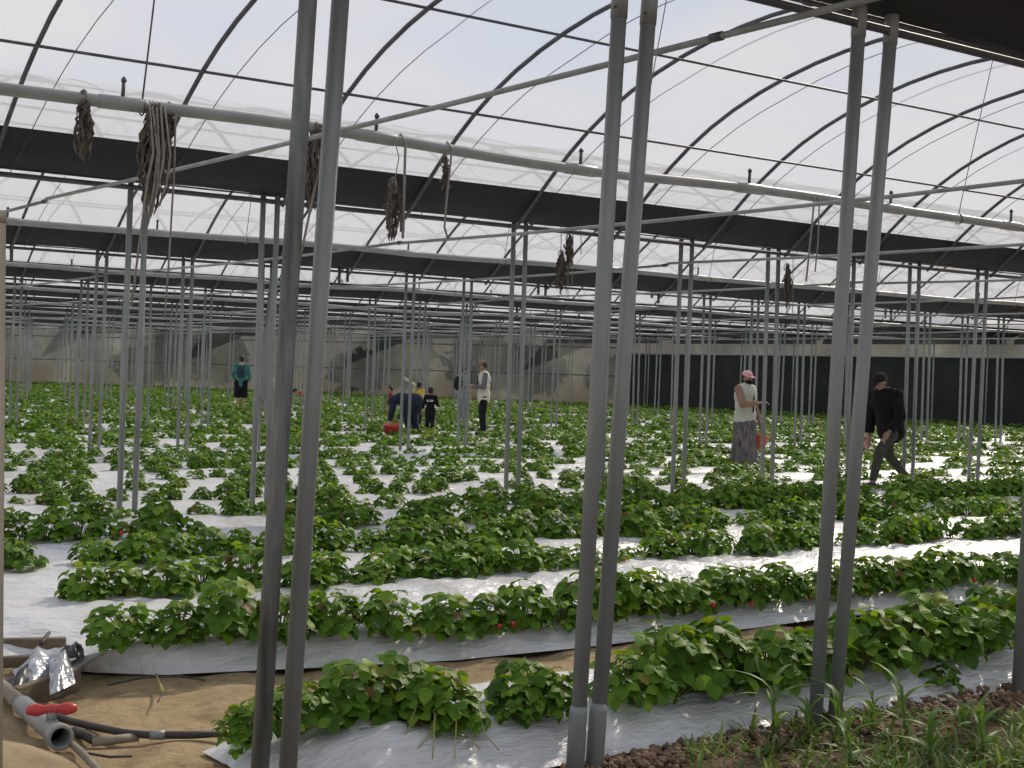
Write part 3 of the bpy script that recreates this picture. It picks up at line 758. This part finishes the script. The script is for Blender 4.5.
bundle(p[0]+.12, 13.72, 3.3, 2.95, .09, 'higher small dried bundle under the second gutter near the middle posts', 8, group='dried bundles under the gutter')
p = at_y(787, 256, 13.7); bundle(p[0], 13.7, 3.2, 2.6, .12, 'dried bundle hanging under the second gutter left of the right posts', 9, group='dried bundles under the gutter')
F1 = P1-.06
for q, (x, z1, dx) in enumerate([(3.81, 2.05, -.10), (3.83, 2.62, -.02), (3.86, 2.70, -.04), (3.89, 2.58, -.09), (3.92, 2.75, -.03)]):
    rope([(x, P1+.05, 3.40), (x, P1, 3.475), (x, F1, 3.42), (x+.012*math.sin(q*2), F1-.09, 3.1), (x+dx*.4+.01, F1-.07, 2.9), (x+dx, F1-.02, z1)], .0085,
         ['thick grey rope hanging lowest at the left of the large bundle', 'grey rope draped second over the large dried bundle', 'grey rope draped third over the large dried bundle', 'grey rope draped fourth over the large dried bundle', 'short grey rope at the right of the draped ropes'][q])
rope([(3.99, P1, 3.475), (4.0, F1, 3.4), (4.0, F1, 3.0), (3.98, F1, 2.4), (3.96, F1, 1.98)], .008, 'long brownish rope hanging straight right of the rope bundle')
rope([(5.13, P1, 3.48), (5.15, F1, 3.42), (5.12, F1, 3.1), (5.06, F1, 2.8), (4.99, F1, 2.45)], .010, 'grey rope hanging through the bundle between the two posts nearest the valve')
rope([(5.86, P1, 3.49), (5.87, F1, 3.42), (5.87, F1, 3.0), (5.87, F1, 2.68)], .011, 'straight grey rope beside the low dangling bundle')
rope([(5.80, P1, 3.46), (5.815, F1, 3.3), (5.80, P1-.03, 3.1)], .004, 'thin string holding the low dangling bundle')
rope([(6.29, P1, 3.48), (6.30, F1, 3.42), (6.27, F1, 3.1), (6.25, F1, 2.8), (6.28, F1, 2.72)], .009, 'grey rope with a hooked end beside the slim wisp')
rope([(10.44, P1, 3.48), (10.46, F1, 3.42), (10.42, F1, 3.0), (10.38, F1, 2.62)], .009, 'pale rope on the front pipe left of the right posts')
rope([(10.52, P1, 3.48), (10.53, F1, 3.42), (10.53, F1, 3.0), (10.50, F1, 2.72)], .007, 'thin second rope beside the pale rope left of the right posts')
for q, (x, y0, y1) in enumerate([(561, 225, 262), (567, 225, 300), (573, 225, 285), (580, 226, 255), (793, 252, 330)]):
    A, B = at_y(x, y0, 13.74), at_y(x-1+q % 2*2, y1, 13.74)
    rope([A, (A+B)/2+np.array([.01, 0, 0]), B], .005, ['thin cord left of the dried bundles under the second gutter', 'long thin cord between the dried bundles under the second gutter', 'thin cord right of the dried bundles under the second gutter', 'short curled cord under the second gutter', 'long cord beside the bundle left of the right posts'][q], 'cords under the second gutter')

# ------------------------------------------------------------------ people
def remesh(prims, name, mat, parent, voxel, smooth=5):
    bm = bmesh.new()
    for kind, *a in prims:
        if kind == 'e':      # ellipsoid: centre, axes matrix columns scaled
            c, ax = a
            m4 = Matrix.Identity(4)
            for i in range(3):
                for j in range(3): m4[i][j] = ax[j][i]
                m4[i][3] = c[i]
            bmesh.ops.create_uvsphere(bm, u_segments=18, v_segments=12, radius=1, matrix=m4)
        else:                # rounded cone or flat ended cone
            p, q, r0, r1, rnd = a; p, q = Vector(p), Vector(q); dd = q-p; L = max(dd.length, 1e-4)
            m4 = Matrix.Translation((p+q)/2) @ dd.to_track_quat('Z', 'X').to_matrix().to_4x4()
            bmesh.ops.create_cone(bm, cap_ends=True, segments=16, radius1=r0, radius2=r1, depth=L, matrix=m4)
            if rnd & 1: bmesh.ops.create_uvsphere(bm, u_segments=14, v_segments=8, radius=r0, matrix=Matrix.Translation(p))
            if rnd & 2: bmesh.ops.create_uvsphere(bm, u_segments=14, v_segments=8, radius=r1, matrix=Matrix.Translation(q))
    me = bpy.data.meshes.new(name); bm.to_mesh(me); bm.free()
    o = bpy.data.objects.new('tmp', me); COL.objects.link(o)
    m = o.modifiers.new('r', 'REMESH'); m.mode = 'VOXEL'; m.voxel_size = voxel
    s = o.modifiers.new('s', 'SMOOTH'); s.factor = .5; s.iterations = smooth
    bpy.context.view_layer.update()
    me2 = bpy.data.meshes.new_from_object(o.evaluated_get(bpy.context.evaluated_depsgraph_get())); me2.name = name
    bpy.data.objects.remove(o); bpy.data.meshes.remove(me)
    me2.materials.clear(); me2.materials.append(mat); me2.polygons.foreach_set('use_smooth', [True]*len(me2.polygons))
    return link(name, me2, parent)
def cloth(name, c1, c2=None, scale=14, stretch=None): return basic(name, c1, c2, scale, .9, 0, .25, 60, stretch, .2)
SKIN = basic('skin', (.42, .25, .18), (.36, .21, .15), 12, .6)
SKIN_TAN = basic('tanned_skin', (.34, .20, .14), (.28, .16, .11), 12, .6)
HAIR = basic('black_hair', (.015, .013, .012), (.008, .007, .007), 40, .6)
EYE = basic('eye', (.02, .015, .012), (.02, .015, .012), 5, .3)
SHOE = basic('dark_shoe', (.05, .045, .04), (.03, .03, .03), 9, .7)
class Person:
    def __init__(s, x_px, depth, h, face, label, ztop, base=None, J=None, spine=None, look=(1, 0, 0), skin=SKIN, voxel=.013, grip=.4):
        p = at_depth(x_px, 384, depth); s.base = .17 if base is None else base
        s.r = empty('person', (p[0], p[1], s.base), label, 'person', None, math.radians(face)); s.h = h; s.vx = voxel
        D = dict(pel=(0, 0, .52), neck=(0, 0, .84), head=(.015, 0, .925), shL=(0, .105, .805), shR=(0, -.105, .805), elL=(-.01, .135, .63), elR=(-.01, -.135, .63), wrL=(.03, .14, .485), wrR=(.03, -.14, .485),
                 hipL=(0, .052, .51), hipR=(0, -.052, .51), knL=(.012, .056, .285), knR=(.012, -.056, .285), anL=(-.01, .06, .045), anR=(-.01, -.06, .045))
        D.update(J or {}); s.J = {k: Vector(v)*h for k, v in D.items()}; s.look = Vector(look).normalized(); s.skin = skin; s.grip = grip
        s.body()
    def frame(s):
        J = s.J; w = (J['neck']-J['pel']).normalized(); v = (J['shL']-J['shR']).normalized(); u = v.cross(w).normalized(); v = w.cross(u); return u, v, w
    def ell(s, c, a, b, cc, fr):
        u, v, w = fr; h = s.h; return ('e', c, (u*a*h, v*b*h, w*cc*h))
    def torso(s, g=0.0, low=0.0, sh=1.0):
        J = s.J; fr = s.frame(); P, N = J['pel'], J['neck']; at = lambda t: P+(N-P)*t
        o = [s.ell(at(.70), .062+g, .098+g, .085+g, fr), s.ell(at(.86), .045+g, .085+g, .045+g, fr), s.ell(at(.42), .056+g, .080+g, .10+g, fr), s.ell(at(.08), .062+g, .088+g, .075+g, fr)]
        c = (J['shL']+J['shR'])/2; gs = g if sh == 1 else g*.5; o.append(('c', c+(J['shL']-c)*sh, c+(J['shR']-c)*sh, (.036+gs)*s.h, (.036+gs)*s.h, 3))
        if low: o.append(s.ell(at(-.08), .060+g, .088+g, .085+g*.5, fr))
        return o
    def arms(s, g=0.0, to=1.0, rnd=3, upper=(.031, .025), lower=(.0245, .017)):
        o = []; h = s.h
        for q in 'LR':
            a, b, c = s.J['sh'+q], s.J['el'+q], s.J['wr'+q]
            o.append(('c', a, b, (upper[0]+g)*h, (upper[1]+g)*h, 3))
            if to > .5: o.append(('c', b, b+(c-b)*(to-.5)*2, (lower[0]+g)*h, (lower[1]+g)*h, 1 if rnd == 1 else 3))
        return o
    def legs(s, g=0.0, to=1.0, rnd=3):
        o = []; h = s.h
        for q in 'LR':
            a, b, c = s.J['hip'+q], s.J['kn'+q], s.J['an'+q]
            o.append(('c', a, b, (.051+g)*h, (.035+g)*h, 3))
            if to > .5: o += [('c', b, b+(c-b)*(to-.5)*2, (.033+g)*h, (.021+g)*h, 1 if rnd == 1 else 3)]
        return o
    def body(s):
        J = s.J; h = s.h; pr = s.torso()+s.arms()+s.legs()
        pr.append(('c', J['neck']-Vector((0, 0, .03*h)), J['head'], .032*h, .029*h, 3))
        f = s.look; up = (J['head']-J['neck']).normalized(); lat = up.cross(f).normalized(); f2 = lat.cross(up); hd = J['head']; s.hf = (f2, lat, up); k = h if h > 1.4 else h*.55+.75
        E = lambda c, a, b, cc: ('e', hd+(f2*c[0]+lat*c[1]+up*c[2])*k, (f2*a*k, lat*b*k, up*cc*k)); s.E = E; s.hk = k
        pr += [E((-.004, 0, .014), .056, .046, .054), E((.012, 0, -.022), .040, .035, .042), E((.030, 0, -.048), .016, .018, .012), E((.056, 0, -.012), .012, .007, .013), E((.05, 0, -.034), .008, .013, .006),
               E((-.002, .047, -.008), .011, .006, .018), E((-.002, -.047, -.008), .011, .006, .018)]
        for q, sg in (('L', 1), ('R', -1)):     # hands
            w = J['wr'+q]; dr = (w-J['el'+q]).normalized(); side = Vector((0, sg, 0)); t = Vector((1, 0, 0))
            t = (t-dr*t.dot(dr)); t = t.normalized() if t.length > .1 else Vector((0, 0, 1)); n = dr.cross(t).normalized()*(-sg)
            pc = w+dr*.045*k; pr.append(('e', pc, (dr*.045*k, t*.028*k, n*.014*k)))
            for i in range(4):
                L = (.036, .043, .041, .031)[i]*k; b0 = pc+dr*.036*k+t*(.021-.014*i)*k; d1 = (dr+n*s.grip*.5).normalized(); d2 = (dr*.6+n*s.grip*1.6).normalized()
                pr += [('c', b0, b0+d1*L*.55, .0062*k, .0058*k, 3), ('c', b0+d1*L*.55, b0+d1*L*.55+d2*L*.5, .0058*k, .005*k, 3)]
            tb = w+dr*.025*k+t*.024*k; td = (dr*.6+t*.7+n*.3).normalized(); pr += [('c', tb, tb+td*.028*k, .0075*k, .0065*k, 3), ('c', tb+td*.028*k, tb+(td*.028+dr*.022)*k, .0065*k, .0055*k, 3)]
        for q in 'LR':     # feet
            a = J['an'+q]; tip = a+Vector((.085*h, 0, -a.z*0-.028*h)); pr.append(('c', a-Vector((.01*h, 0, .02*h)), tip, .024*h, .018*h, 3))
        remesh(pr, 'body', s.skin, s.r, s.vx*.75)
        for sg in (1, -1):
            bm2 = MB(); c = hd+(f2*.047+lat*.018*sg+up*.004)*k
            bm2.lathe([(.0001, -.006*k), (.005*k, -.003*k), (.006*k, 0), (.005*k, .003*k), (.0001, .006*k)], c, 8); bm2.build('eye', EYE, s.r)
    def hair(s, mat=HAIR, long=False):
        pr = [s.E((-.012, 0, .026), .056, .052, .052), s.E((-.022, 0, .002), .046, .050, .045)]
        if long: pr.append(s.E((-.035, 0, -.05), .03, .042, .06))
        return remesh(pr, 'hair', mat, s.r, s.vx*.8, 3)
    def cap(s, mat, name='cap'):
        f2, lat, up = s.hf
        pr = [s.E((-.006, 0, .036), .060, .054, .044), s.E((.062, 0, .022), .038, .040, .008)]
        return remesh(pr, name, mat, s.r, s.vx*.7, 2)
    def shoes(s, mat=SHOE):
        h = s.h
        for q in 'LR':
            a = s.J['an'+q]; remesh([('c', a+Vector((-.015*h, 0, -.018*h)), a+Vector((.09*h, 0, -.026*h)), .029*h, .023*h, 3)], 'shoe', mat, s.r, s.vx*.8, 2)
    def wear(s, name, pr, mat, sm=4): return remesh(pr, name, mat, s.r, s.vx, sm)
    def world(s, v): return s.r.matrix_basis @ Vector(v)
AWAY, LEFT, RIGHT, TOWARD = 53.9, 143.9, -36.1, 233.9

# man in dark jacket, striding with his torso bent forward
m = Person(892, 21, 1.74, LEFT+32, 'person in dark cap and black jacket bending forward mid-stride among the plants', 1.79, skin=SKIN_TAN, voxel=.011, grip=.9, look=(1, 0, -.35),
           J=dict(pel=(0, 0, .49), neck=(.09, 0, .795), head=(.135, 0, .87), shL=(.07, .12, .765), shR=(.07, -.12, .765), elL=(.07, .17, .59), elR=(.05, -.175, .58), wrL=(.16, .14, .465), wrR=(.07, -.17, .43),
                  hipL=(0, .055, .48), hipR=(0, -.055, .48), knL=(.19, .07, .30), knR=(-.05, -.06, .26), anL=(.27, .07, .045), anR=(-.29, -.06, .055)))
m.wear('jacket', m.torso(.040, 1, 1.04)+m.arms(.022, .96, 1), cloth('black_jacket', (.012, .012, .014), (.007, .007, .008)))
m.wear('trousers', m.legs(.010, .97, 1)+[m.ell(m.J['pel'], .064, .09, .07, m.frame())], cloth('olive_trousers', (.075, .072, .055), (.05, .048, .036)))
m.cap(cloth('dark_cap', (.02, .02, .024))); m.shoes(); m.hair()
# pale glove held in his hand
w = m.world(m.J['wrR']+Vector((.02, -.01, -.06))*1.0)
o = remesh([('c', (0, 0, .03), (0, .01, -.10), .045, .055, 3), ('c', (.02, .03, -.10), (.03, .04, -.17), .016, .012, 3), ('c', (-.01, .0, -.12), (-.01, 0, -.19), .016, .012, 3), ('c', (-.03, -.03, -.10), (-.04, -.04, -.16), .016, .012, 3)], 'glove', cloth('pink_glove', (.52, .33, .28), (.42, .25, .2)), None, .01, 2)
o.location = w; tag(o, 'pale pink glove held in the right hand of the bending person in black', 'glove')

# woman with pink cap
m = Person(746, 24.5, 1.64, TOWARD+40, 'person in pink cap, pale vest and long patterned skirt raising one arm', 1.81, skin=SKIN_TAN, voxel=.010, grip=.9, look=(1, .1, -.1),
           J=dict(elR=(.10, -.16, .655), wrR=(.19, -.02, .675), elL=(.0, .145, .63), wrL=(.05, .17, .48)))
m.wear('shirt', m.torso(.016)+m.arms(.013, .92, 1), cloth('tan_shirt', (.30, .19, .13), (.24, .15, .10)))
m.wear('vest', m.torso(.042, 1, .85), cloth('pale_vest', (.50, .53, .46), (.42, .45, .38)))
mb = MB(); rows = []
for z, rad in ((.545, .106), (.50, .122), (.40, .132), (.28, .140), (.16, .148), (.06, .155)):
    rows.append([Vector((rad*(1+.05*math.sin(a*9)*(.6-z))*.82*math.cos(a), rad*(1+.05*math.sin(a*9)*(.6-z))*math.sin(a), z))*m.h for a in np.linspace(0, 2*PI, 49)])
mb.grid(rows).build('skirt', cloth('patterned_skirt', (.20, .18, .17), (.05, .05, .055), 22, (1, 1, .3)), m.r)
m.cap(cloth('pink_cap', (.72, .42, .44), (.62, .34, .36))); m.hair(long=True)
m.wear('face_mask', [m.E((.024, 0, -.034), .042, .040, .034), m.E((.0, 0, -.085), .045, .050, .035)], cloth('black_mask', (.012, .012, .014)))
MB().box((.102*m.h, .01*m.h, .66*m.h), (.006, .012, .14)).build('strap', cloth('black_strap', (.012, .012, .014)), m.r)
m.shoes()
def bucket(loc, r0, r1, hh, mat, label):
    r = empty('bucket', loc, label, 'bucket')
    MB().lathe([(.001, .004), (r0-.01, .004), (r1-.012, hh-.005), (r1-.004, hh+.004), (r1+.012, hh), (r1+.012, hh-.02), (r1, hh-.022), (r0, 0), (.001, 0)], (0, 0, 0), 24).build('shell', mat, r)
    MB().tube([((r1+.005)*math.cos(t), 0, hh-.01+.10*math.sin(t)) for t in np.linspace(0, PI, 12)], .006, 6).build('handle', mat, r); return r
w = m.world(m.J['wrL']); b = bucket((w.x, w.y, w.z-.47), .10, .14, .24, MAT['orange_plastic'], 'orange red bucket held by the person in pink cap'); b.rotation_euler = (.12, .1, .6)

# man with cream vest
m = Person(484, 34, 1.76, LEFT+8, 'person in tan cap and cream vest looking down at something in hand', 1.93, voxel=.013, grip=.9, look=(1, 0, -.55), skin=SKIN_TAN,
           J=dict(head=(.03, 0, .92), elL=(.02, .14, .64), elR=(.03, -.14, .64), wrL=(.155, .07, .66), wrR=(.16, -.06, .655)))
m.wear('shirt', m.torso(.004)+m.arms(.008, .94, 1), cloth('grey_shirt', (.16, .17, .19), (.10, .11, .13)))
m.wear('vest', m.torso(.026, 1, .85), cloth('cream_vest', (.66, .62, .52), (.55, .52, .43)))
MB().box((.088*m.h, 0, .72*m.h), (.008, .06, .12)).build('shirt_front', cloth('dark_shirt_front', (.03, .035, .05)), m.r)
m.wear('trousers', m.legs(.010, .97, 1)+[m.ell(m.J['pel'], .06, .085, .06, m.frame())], cloth('black_trousers', (.016, .016, .02)))
m.cap(cloth('tan_cap', (.24, .18, .12), (.16, .12, .08))); m.hair(); m.shoes()
w = m.world((m.J['wrL']+m.J['wrR'])/2+Vector((.10, 0, .01))); o = MB().box((0, 0, 0), (.006, .04, .08), Matrix.Rotation(math.radians(LEFT), 3, 'Z') @ Matrix.Rotation(-.7, 3, 'Y')).build('phone', MAT['dark_bag'], smooth=False); o.location = w
tag(o, 'dark phone held by the person in the cream vest', 'phone')

# person with backpack
m = Person(463, 42, 1.62, RIGHT+50, 'person in pale blue top and jeans carrying a dark backpack', 1.78, voxel=.015)
m.wear('shirt', m.torso(.012, 1)+m.arms(.010, .9, 1), cloth('pale_blue_shirt', (.36, .42, .46), (.28, .33, .38)))
m.wear('jeans', m.legs(.012, .97, 1)+[m.ell(m.J['pel'], .06, .085, .06, m.frame())], cloth('light_jeans', (.20, .28, .36), (.15, .21, .28))); m.hair(); m.shoes()
def backpack(p, mat, label, sc=1):
    loc = p.world(Vector((-.105, 0, .70))*p.h); r = empty('backpack', loc, label, 'backpack', None, p.r.rotation_euler.z)
    remesh([('e', (-.03*sc, 0, 0), (Vector((.10, 0, 0))*sc, Vector((0, .15, 0))*sc, Vector((0, 0, .22))*sc)), ('e', (-.11*sc, 0, -.07*sc), (Vector((.05, 0, 0))*sc, Vector((0, .11, 0))*sc, Vector((0, 0, .11))*sc))], 'bag_body', mat, r, .014, 3)
    for sg in (1, -1):
        MB().tube([Vector((.03, .09*sg, .17))*sc, Vector((.13, .10*sg, .25))*sc, Vector((.24, .11*sg, .12))*sc, Vector((.22, .13*sg, -.08))*sc, Vector((.05, .11*sg, -.17))*sc], .017, 6).build('strap', mat, r)
backpack(m, cloth('navy_backpack', (.016, .018, .03)), 'dark navy backpack on the person in pale blue')

# person in teal, seen from behind
m = Person(241, 47, 1.78, AWAY+5, 'person in teal top and black shorts seen from behind', 1.96, voxel=.015, J=dict(elR=(.02, -.15, .63), wrR=(.10, -.12, .52), elL=(.03, .15, .64), wrL=(.11, .11, .55)))
m.wear('shirt', m.torso(.016, 1)+m.arms(.012, .93, 1), cloth('teal_top', (.07, .24, .22), (.05, .17, .16)))
m.wear('shorts', [('c', m.J['hip'+q], m.J['kn'+q]-Vector((0, 0, .05*m.h)), .075*m.h, .066*m.h, 1) for q in 'LR']+[m.ell(m.J['pel'], .068, .095, .06, m.frame())], cloth('black_shorts', (.012, .012, .016)))
m.wear('collar', [m.E((-.03, 0, -.085), .035, .045, .02)], cloth('white_collar', (.6, .62, .6))); m.hair(); m.shoes()
backpack(m, cloth('slate_backpack', (.045, .065, .085), (.03, .045, .06)), 'slate grey backpack on the person in teal', .9)

# children and bending pickers
m = Person(278, 49, 1.26, TOWARD, 'dark haired child in white top and pale jeans behind the scuffed post', 1.43, voxel=.015)
m.wear('shirt', m.torso(.010, 1)+m.arms(.010, .8, 1), cloth('white_top', (.6, .62, .66), (.48, .5, .55)))
m.wear('jeans', m.legs(.012, .97, 1)+[m.ell(m.J['pel'], .06, .085, .06, m.frame())], cloth('pale_jeans', (.2, .25, .33), (.1, .12, .16))); m.hair(); m.shoes()

m = Person(303, 49, 1.35, RIGHT, 'person in red orange top bending low and reaching out between the posts', .85, voxel=.015, look=(.3, 0, -.9),
           J=dict(pel=(.13, 0, .34), neck=(-.08, 0, .46), head=(-.17, 0, .475), shL=(-.05, .10, .44), shR=(-.05, -.10, .44), elL=(.05, .12, .38), elR=(.05, -.12, .36), wrL=(.2, .10, .40), wrR=(.2, -.08, .36), hipL=(.13, .055, .34), hipR=(.13, -.055, .34), knL=(.05, .07, .25), knR=(.05, -.07, .25), anL=(.16, .07, .045), anR=(.16, -.07, .045)))
m.wear('shirt', m.torso(.012, 1)+m.arms(.010, .9, 1), cloth('red_orange_top', (.45, .10, .05), (.35, .07, .04)))
m.wear('trousers', m.legs(.010, .97, 1), cloth('brown_trousers', (.08, .06, .04))); m.hair(); m.shoes()

m = Person(409, 33.5, 1.62, LEFT-35, 'person in navy jacket and jeans bending double over the plants', 1.13, voxel=.014, look=(.6, 0, -.8),
           J=dict(pel=(-.10, 0, .50), neck=(.22, 0, .50), head=(.30, 0, .45), shL=(.18, .105, .48), shR=(.18, -.105, .48), elL=(.20, .13, .30), elR=(.20, -.13, .31), wrL=(.26, .10, .16), wrR=(.25, -.10, .17), hipL=(-.10, .06, .49), hipR=(-.10, -.06, .49), knL=(-.03, .065, .28), knR=(-.05, -.065, .28), anL=(-.08, .07, .045), anR=(-.10, -.07, .045)))
m.wear('jacket', m.torso(.032, 1)+m.arms(.022, .9, 1), cloth('navy_jacket', (.025, .035, .06), (.018, .024, .042)))
m.wear('jeans', m.legs(.024, .97, 1)+[m.ell(m.J['pel'], .085, .105, .085, m.frame())], cloth('dark_jeans', (.022, .032, .055), (.015, .02, .035))); m.hair(); m.shoes()
p = at_depth(391, 430, 33); b = bucket((p[0], p[1], .20), .15, .18, .19, MAT['red_plastic'], 'red picking basket on the ground beside the navy jacket')

m = Person(391, 38.5, 1.02, LEFT, 'small child in dark red top standing beyond the bending person', 1.18, voxel=.015)
m.wear('shirt', m.torso(.012, 1)+m.arms(.010, .9, 1), cloth('dark_red_top', (.22, .04, .04), (.16, .03, .03)))
m.wear('trousers', m.legs(.012, .97, 1)+[m.ell(m.J['pel'], .06, .085, .06, m.frame())], cloth('grey_trousers', (.08, .08, .085))); m.hair(basic('brown_hair', (.05, .03, .02))); m.shoes()

m = Person(419, 38, 1.16, RIGHT+60, 'child in bright yellow top and dark trousers beside the child in black', 1.33, voxel=.014)
m.wear('shirt', m.torso(.014, 1)+m.arms(.012, .6, 1), cloth('yellow_top', (.75, .50, .08), (.62, .4, .06)))
m.wear('trousers', m.legs(.012, .97, 1)+[m.ell(m.J['pel'], .06, .085, .06, m.frame())], cloth('charcoal_trousers', (.03, .03, .035))); m.hair(); m.shoes()
A, B = at_depth(403, 377, 38.3), at_depth(415, 385, 38.3); P = at_depth(420, 398, 38.1)
o = MB().tube([Vector(P)-Vector(A), Vector(B)-Vector(A), (0, 0, 0)], [.018, .03, .035], 8).build('paddle', basic('cream_wood', (.7, .62, .45), (.6, .52, .38), 9, .7)); o.location = A
tag(o, 'pale cream stick raised by the child in yellow', 'stick')

m = Person(431, 34.5, 1.06, AWAY, 'small child all in black with white lettering across the back', 1.18, voxel=.013, J=dict(elL=(.02, .16, .63), wrL=(.08, .18, .52), elR=(.02, -.16, .63), wrR=(.10, -.2, .6)))
m.wear('shirt', m.torso(.018, 1)+m.arms(.014, .9, 1), cloth('black_top', (.012, .013, .018)))
m.wear('trousers', m.legs(.018, .97, 1)+[m.ell(m.J['pel'], .065, .09, .06, m.frame())], cloth('black_sweatpants', (.014, .015, .02))); m.hair(); m.cap(cloth('black_beanie', (.012, .012, .015)), 'beanie'); m.shoes()
mb = MB(); h = m.h
def stroke(pts): mb.tube([Vector((-.088, y, z))*h for y, z in pts], .010*h, 6)
# blurred white capitals L A J I as the print reads
stroke([(.07, .745), (.066, .705), (.045, .702)]); stroke([(.032, .702), (.016, .745), (.0, .705)]); stroke([(.026, .718), (.006, .718)])
stroke([(-.03, .745), (-.03, .708), (-.016, .70)]); stroke([(-.052, .745), (-.055, .702)])
mb.build('lettering', MAT['white_print'], m.r)

# ------------------------------------------------------------------ trees and scrub outside
def tree(x, y, h, w, seed, label):
    rr = np.random.default_rng(seed); r = empty('tree', (x, y, 0), label, 'tree', 'trees outside the end wall')
    MB().tube([(0, 0, 0), (.1, 0, h*.4), (.05, .1, h*.75)], [.14, .1, .05], 8).build('trunk', MAT['timber'], r)
    N = 900; u = rr.normal(0, 1, (N, 3)); u /= np.linalg.norm(u, axis=1)[:, None]; P = u*rr.uniform(.5, 1, (N, 1))*np.array([w, w, h*.45])+np.array([0, 0, h*.58])
    V, F = [], []
    for i in range(N):
        a = rr.normal(0, .16, 3); b_ = rr.normal(0, .16, 3); V += [P[i]-a, P[i]+b_, P[i]+a, P[i]-b_]; F.append((4*i, 4*i+1, 4*i+2, 4*i+3))
    link('crown', np_mesh('crown', np.array(V), np.array(F), MAT['tree_leaf']), r)
for q in range(9):
    t = .02+q*.062; x = WC[0]+(WE[0]-WC[0])*t+4+q % 3; y = WC[1]+(WE[1]-WC[1])*t+3+(q*7 % 4)
    if q in (5,): continue
    tree(x, y, 2.6+(q*5 % 4)*.5, 1.8+(q % 3)*.4, q, f'dark tree blurred behind the translucent wall, {nth(q+1)} from the right')

# ------------------------------------------------------------------ light
SUN_AZ, SUN_EL = math.radians(22), math.radians(36)
SUN = Vector((math.cos(SUN_AZ)*math.cos(SUN_EL), math.sin(SUN_AZ)*math.cos(SUN_EL), math.sin(SUN_EL)))
sl = bpy.data.lights.new('sun', 'SUN'); sl.energy = 6.2; sl.angle = math.radians(2.5); sl.color = (1, .88, .72)
so = bpy.data.objects.new('sun', sl); COL.objects.link(so); so.rotation_euler = (-SUN).to_track_quat('-Z', 'Y').to_euler(); so.location = (30, 10, 30)
w = bpy.data.worlds.new('sky'); SC.world = w; w.use_nodes = True; nt = w.node_tree; nt.nodes.clear()
out = nt.nodes.new('ShaderNodeOutputWorld'); bg = nt.nodes.new('ShaderNodeBackground'); bg.inputs[1].default_value = .90
tc = nt.nodes.new('ShaderNodeTexCoord'); sx = nt.nodes.new('ShaderNodeSeparateXYZ'); nt.links.new(tc.outputs['Generated'], sx.inputs[0])
grad = ramp(nt, sx.outputs[2], [(0, (.95, .80, .70)), (.07, (.90, .79, .73)), (.13, (.72, .74, .80)), (.22, (.58, .68, .88)), (.6, (.54, .66, .88)), (1, (.50, .62, .86))])
mp = nt.nodes.new('ShaderNodeMapping'); mp.inputs['Scale'].default_value = (1, 1, 2.6); nt.links.new(tc.outputs['Generated'], mp.inputs[0])
nz = nt.nodes.new('ShaderNodeTexNoise'); nz.inputs['Scale'].default_value = 4.5; nz.inputs['Detail'].default_value = 5; nt.links.new(mp.outputs[0], nz.inputs['Vector'])
cl = ramp(nt, nz.outputs['Fac'], [(.40, (0, 0, 0)), (.66, (1, 1, 1))])
mx = nt.nodes.new('ShaderNodeMix'); mx.data_type = 'RGBA'; nt.links.new(cl, mx.inputs[0]); nt.links.new(grad, mx.inputs[6]); mx.inputs[7].default_value = (.84, .82, .83, 1)
nt.links.new(mx.outputs[2], bg.inputs[0]); nt.links.new(bg.outputs[0], out.inputs[0])
SC.cycles.transparent_max_bounces = 40; SC.cycles.max_bounces = 8; SC.cycles.sample_clamp_indirect = 6
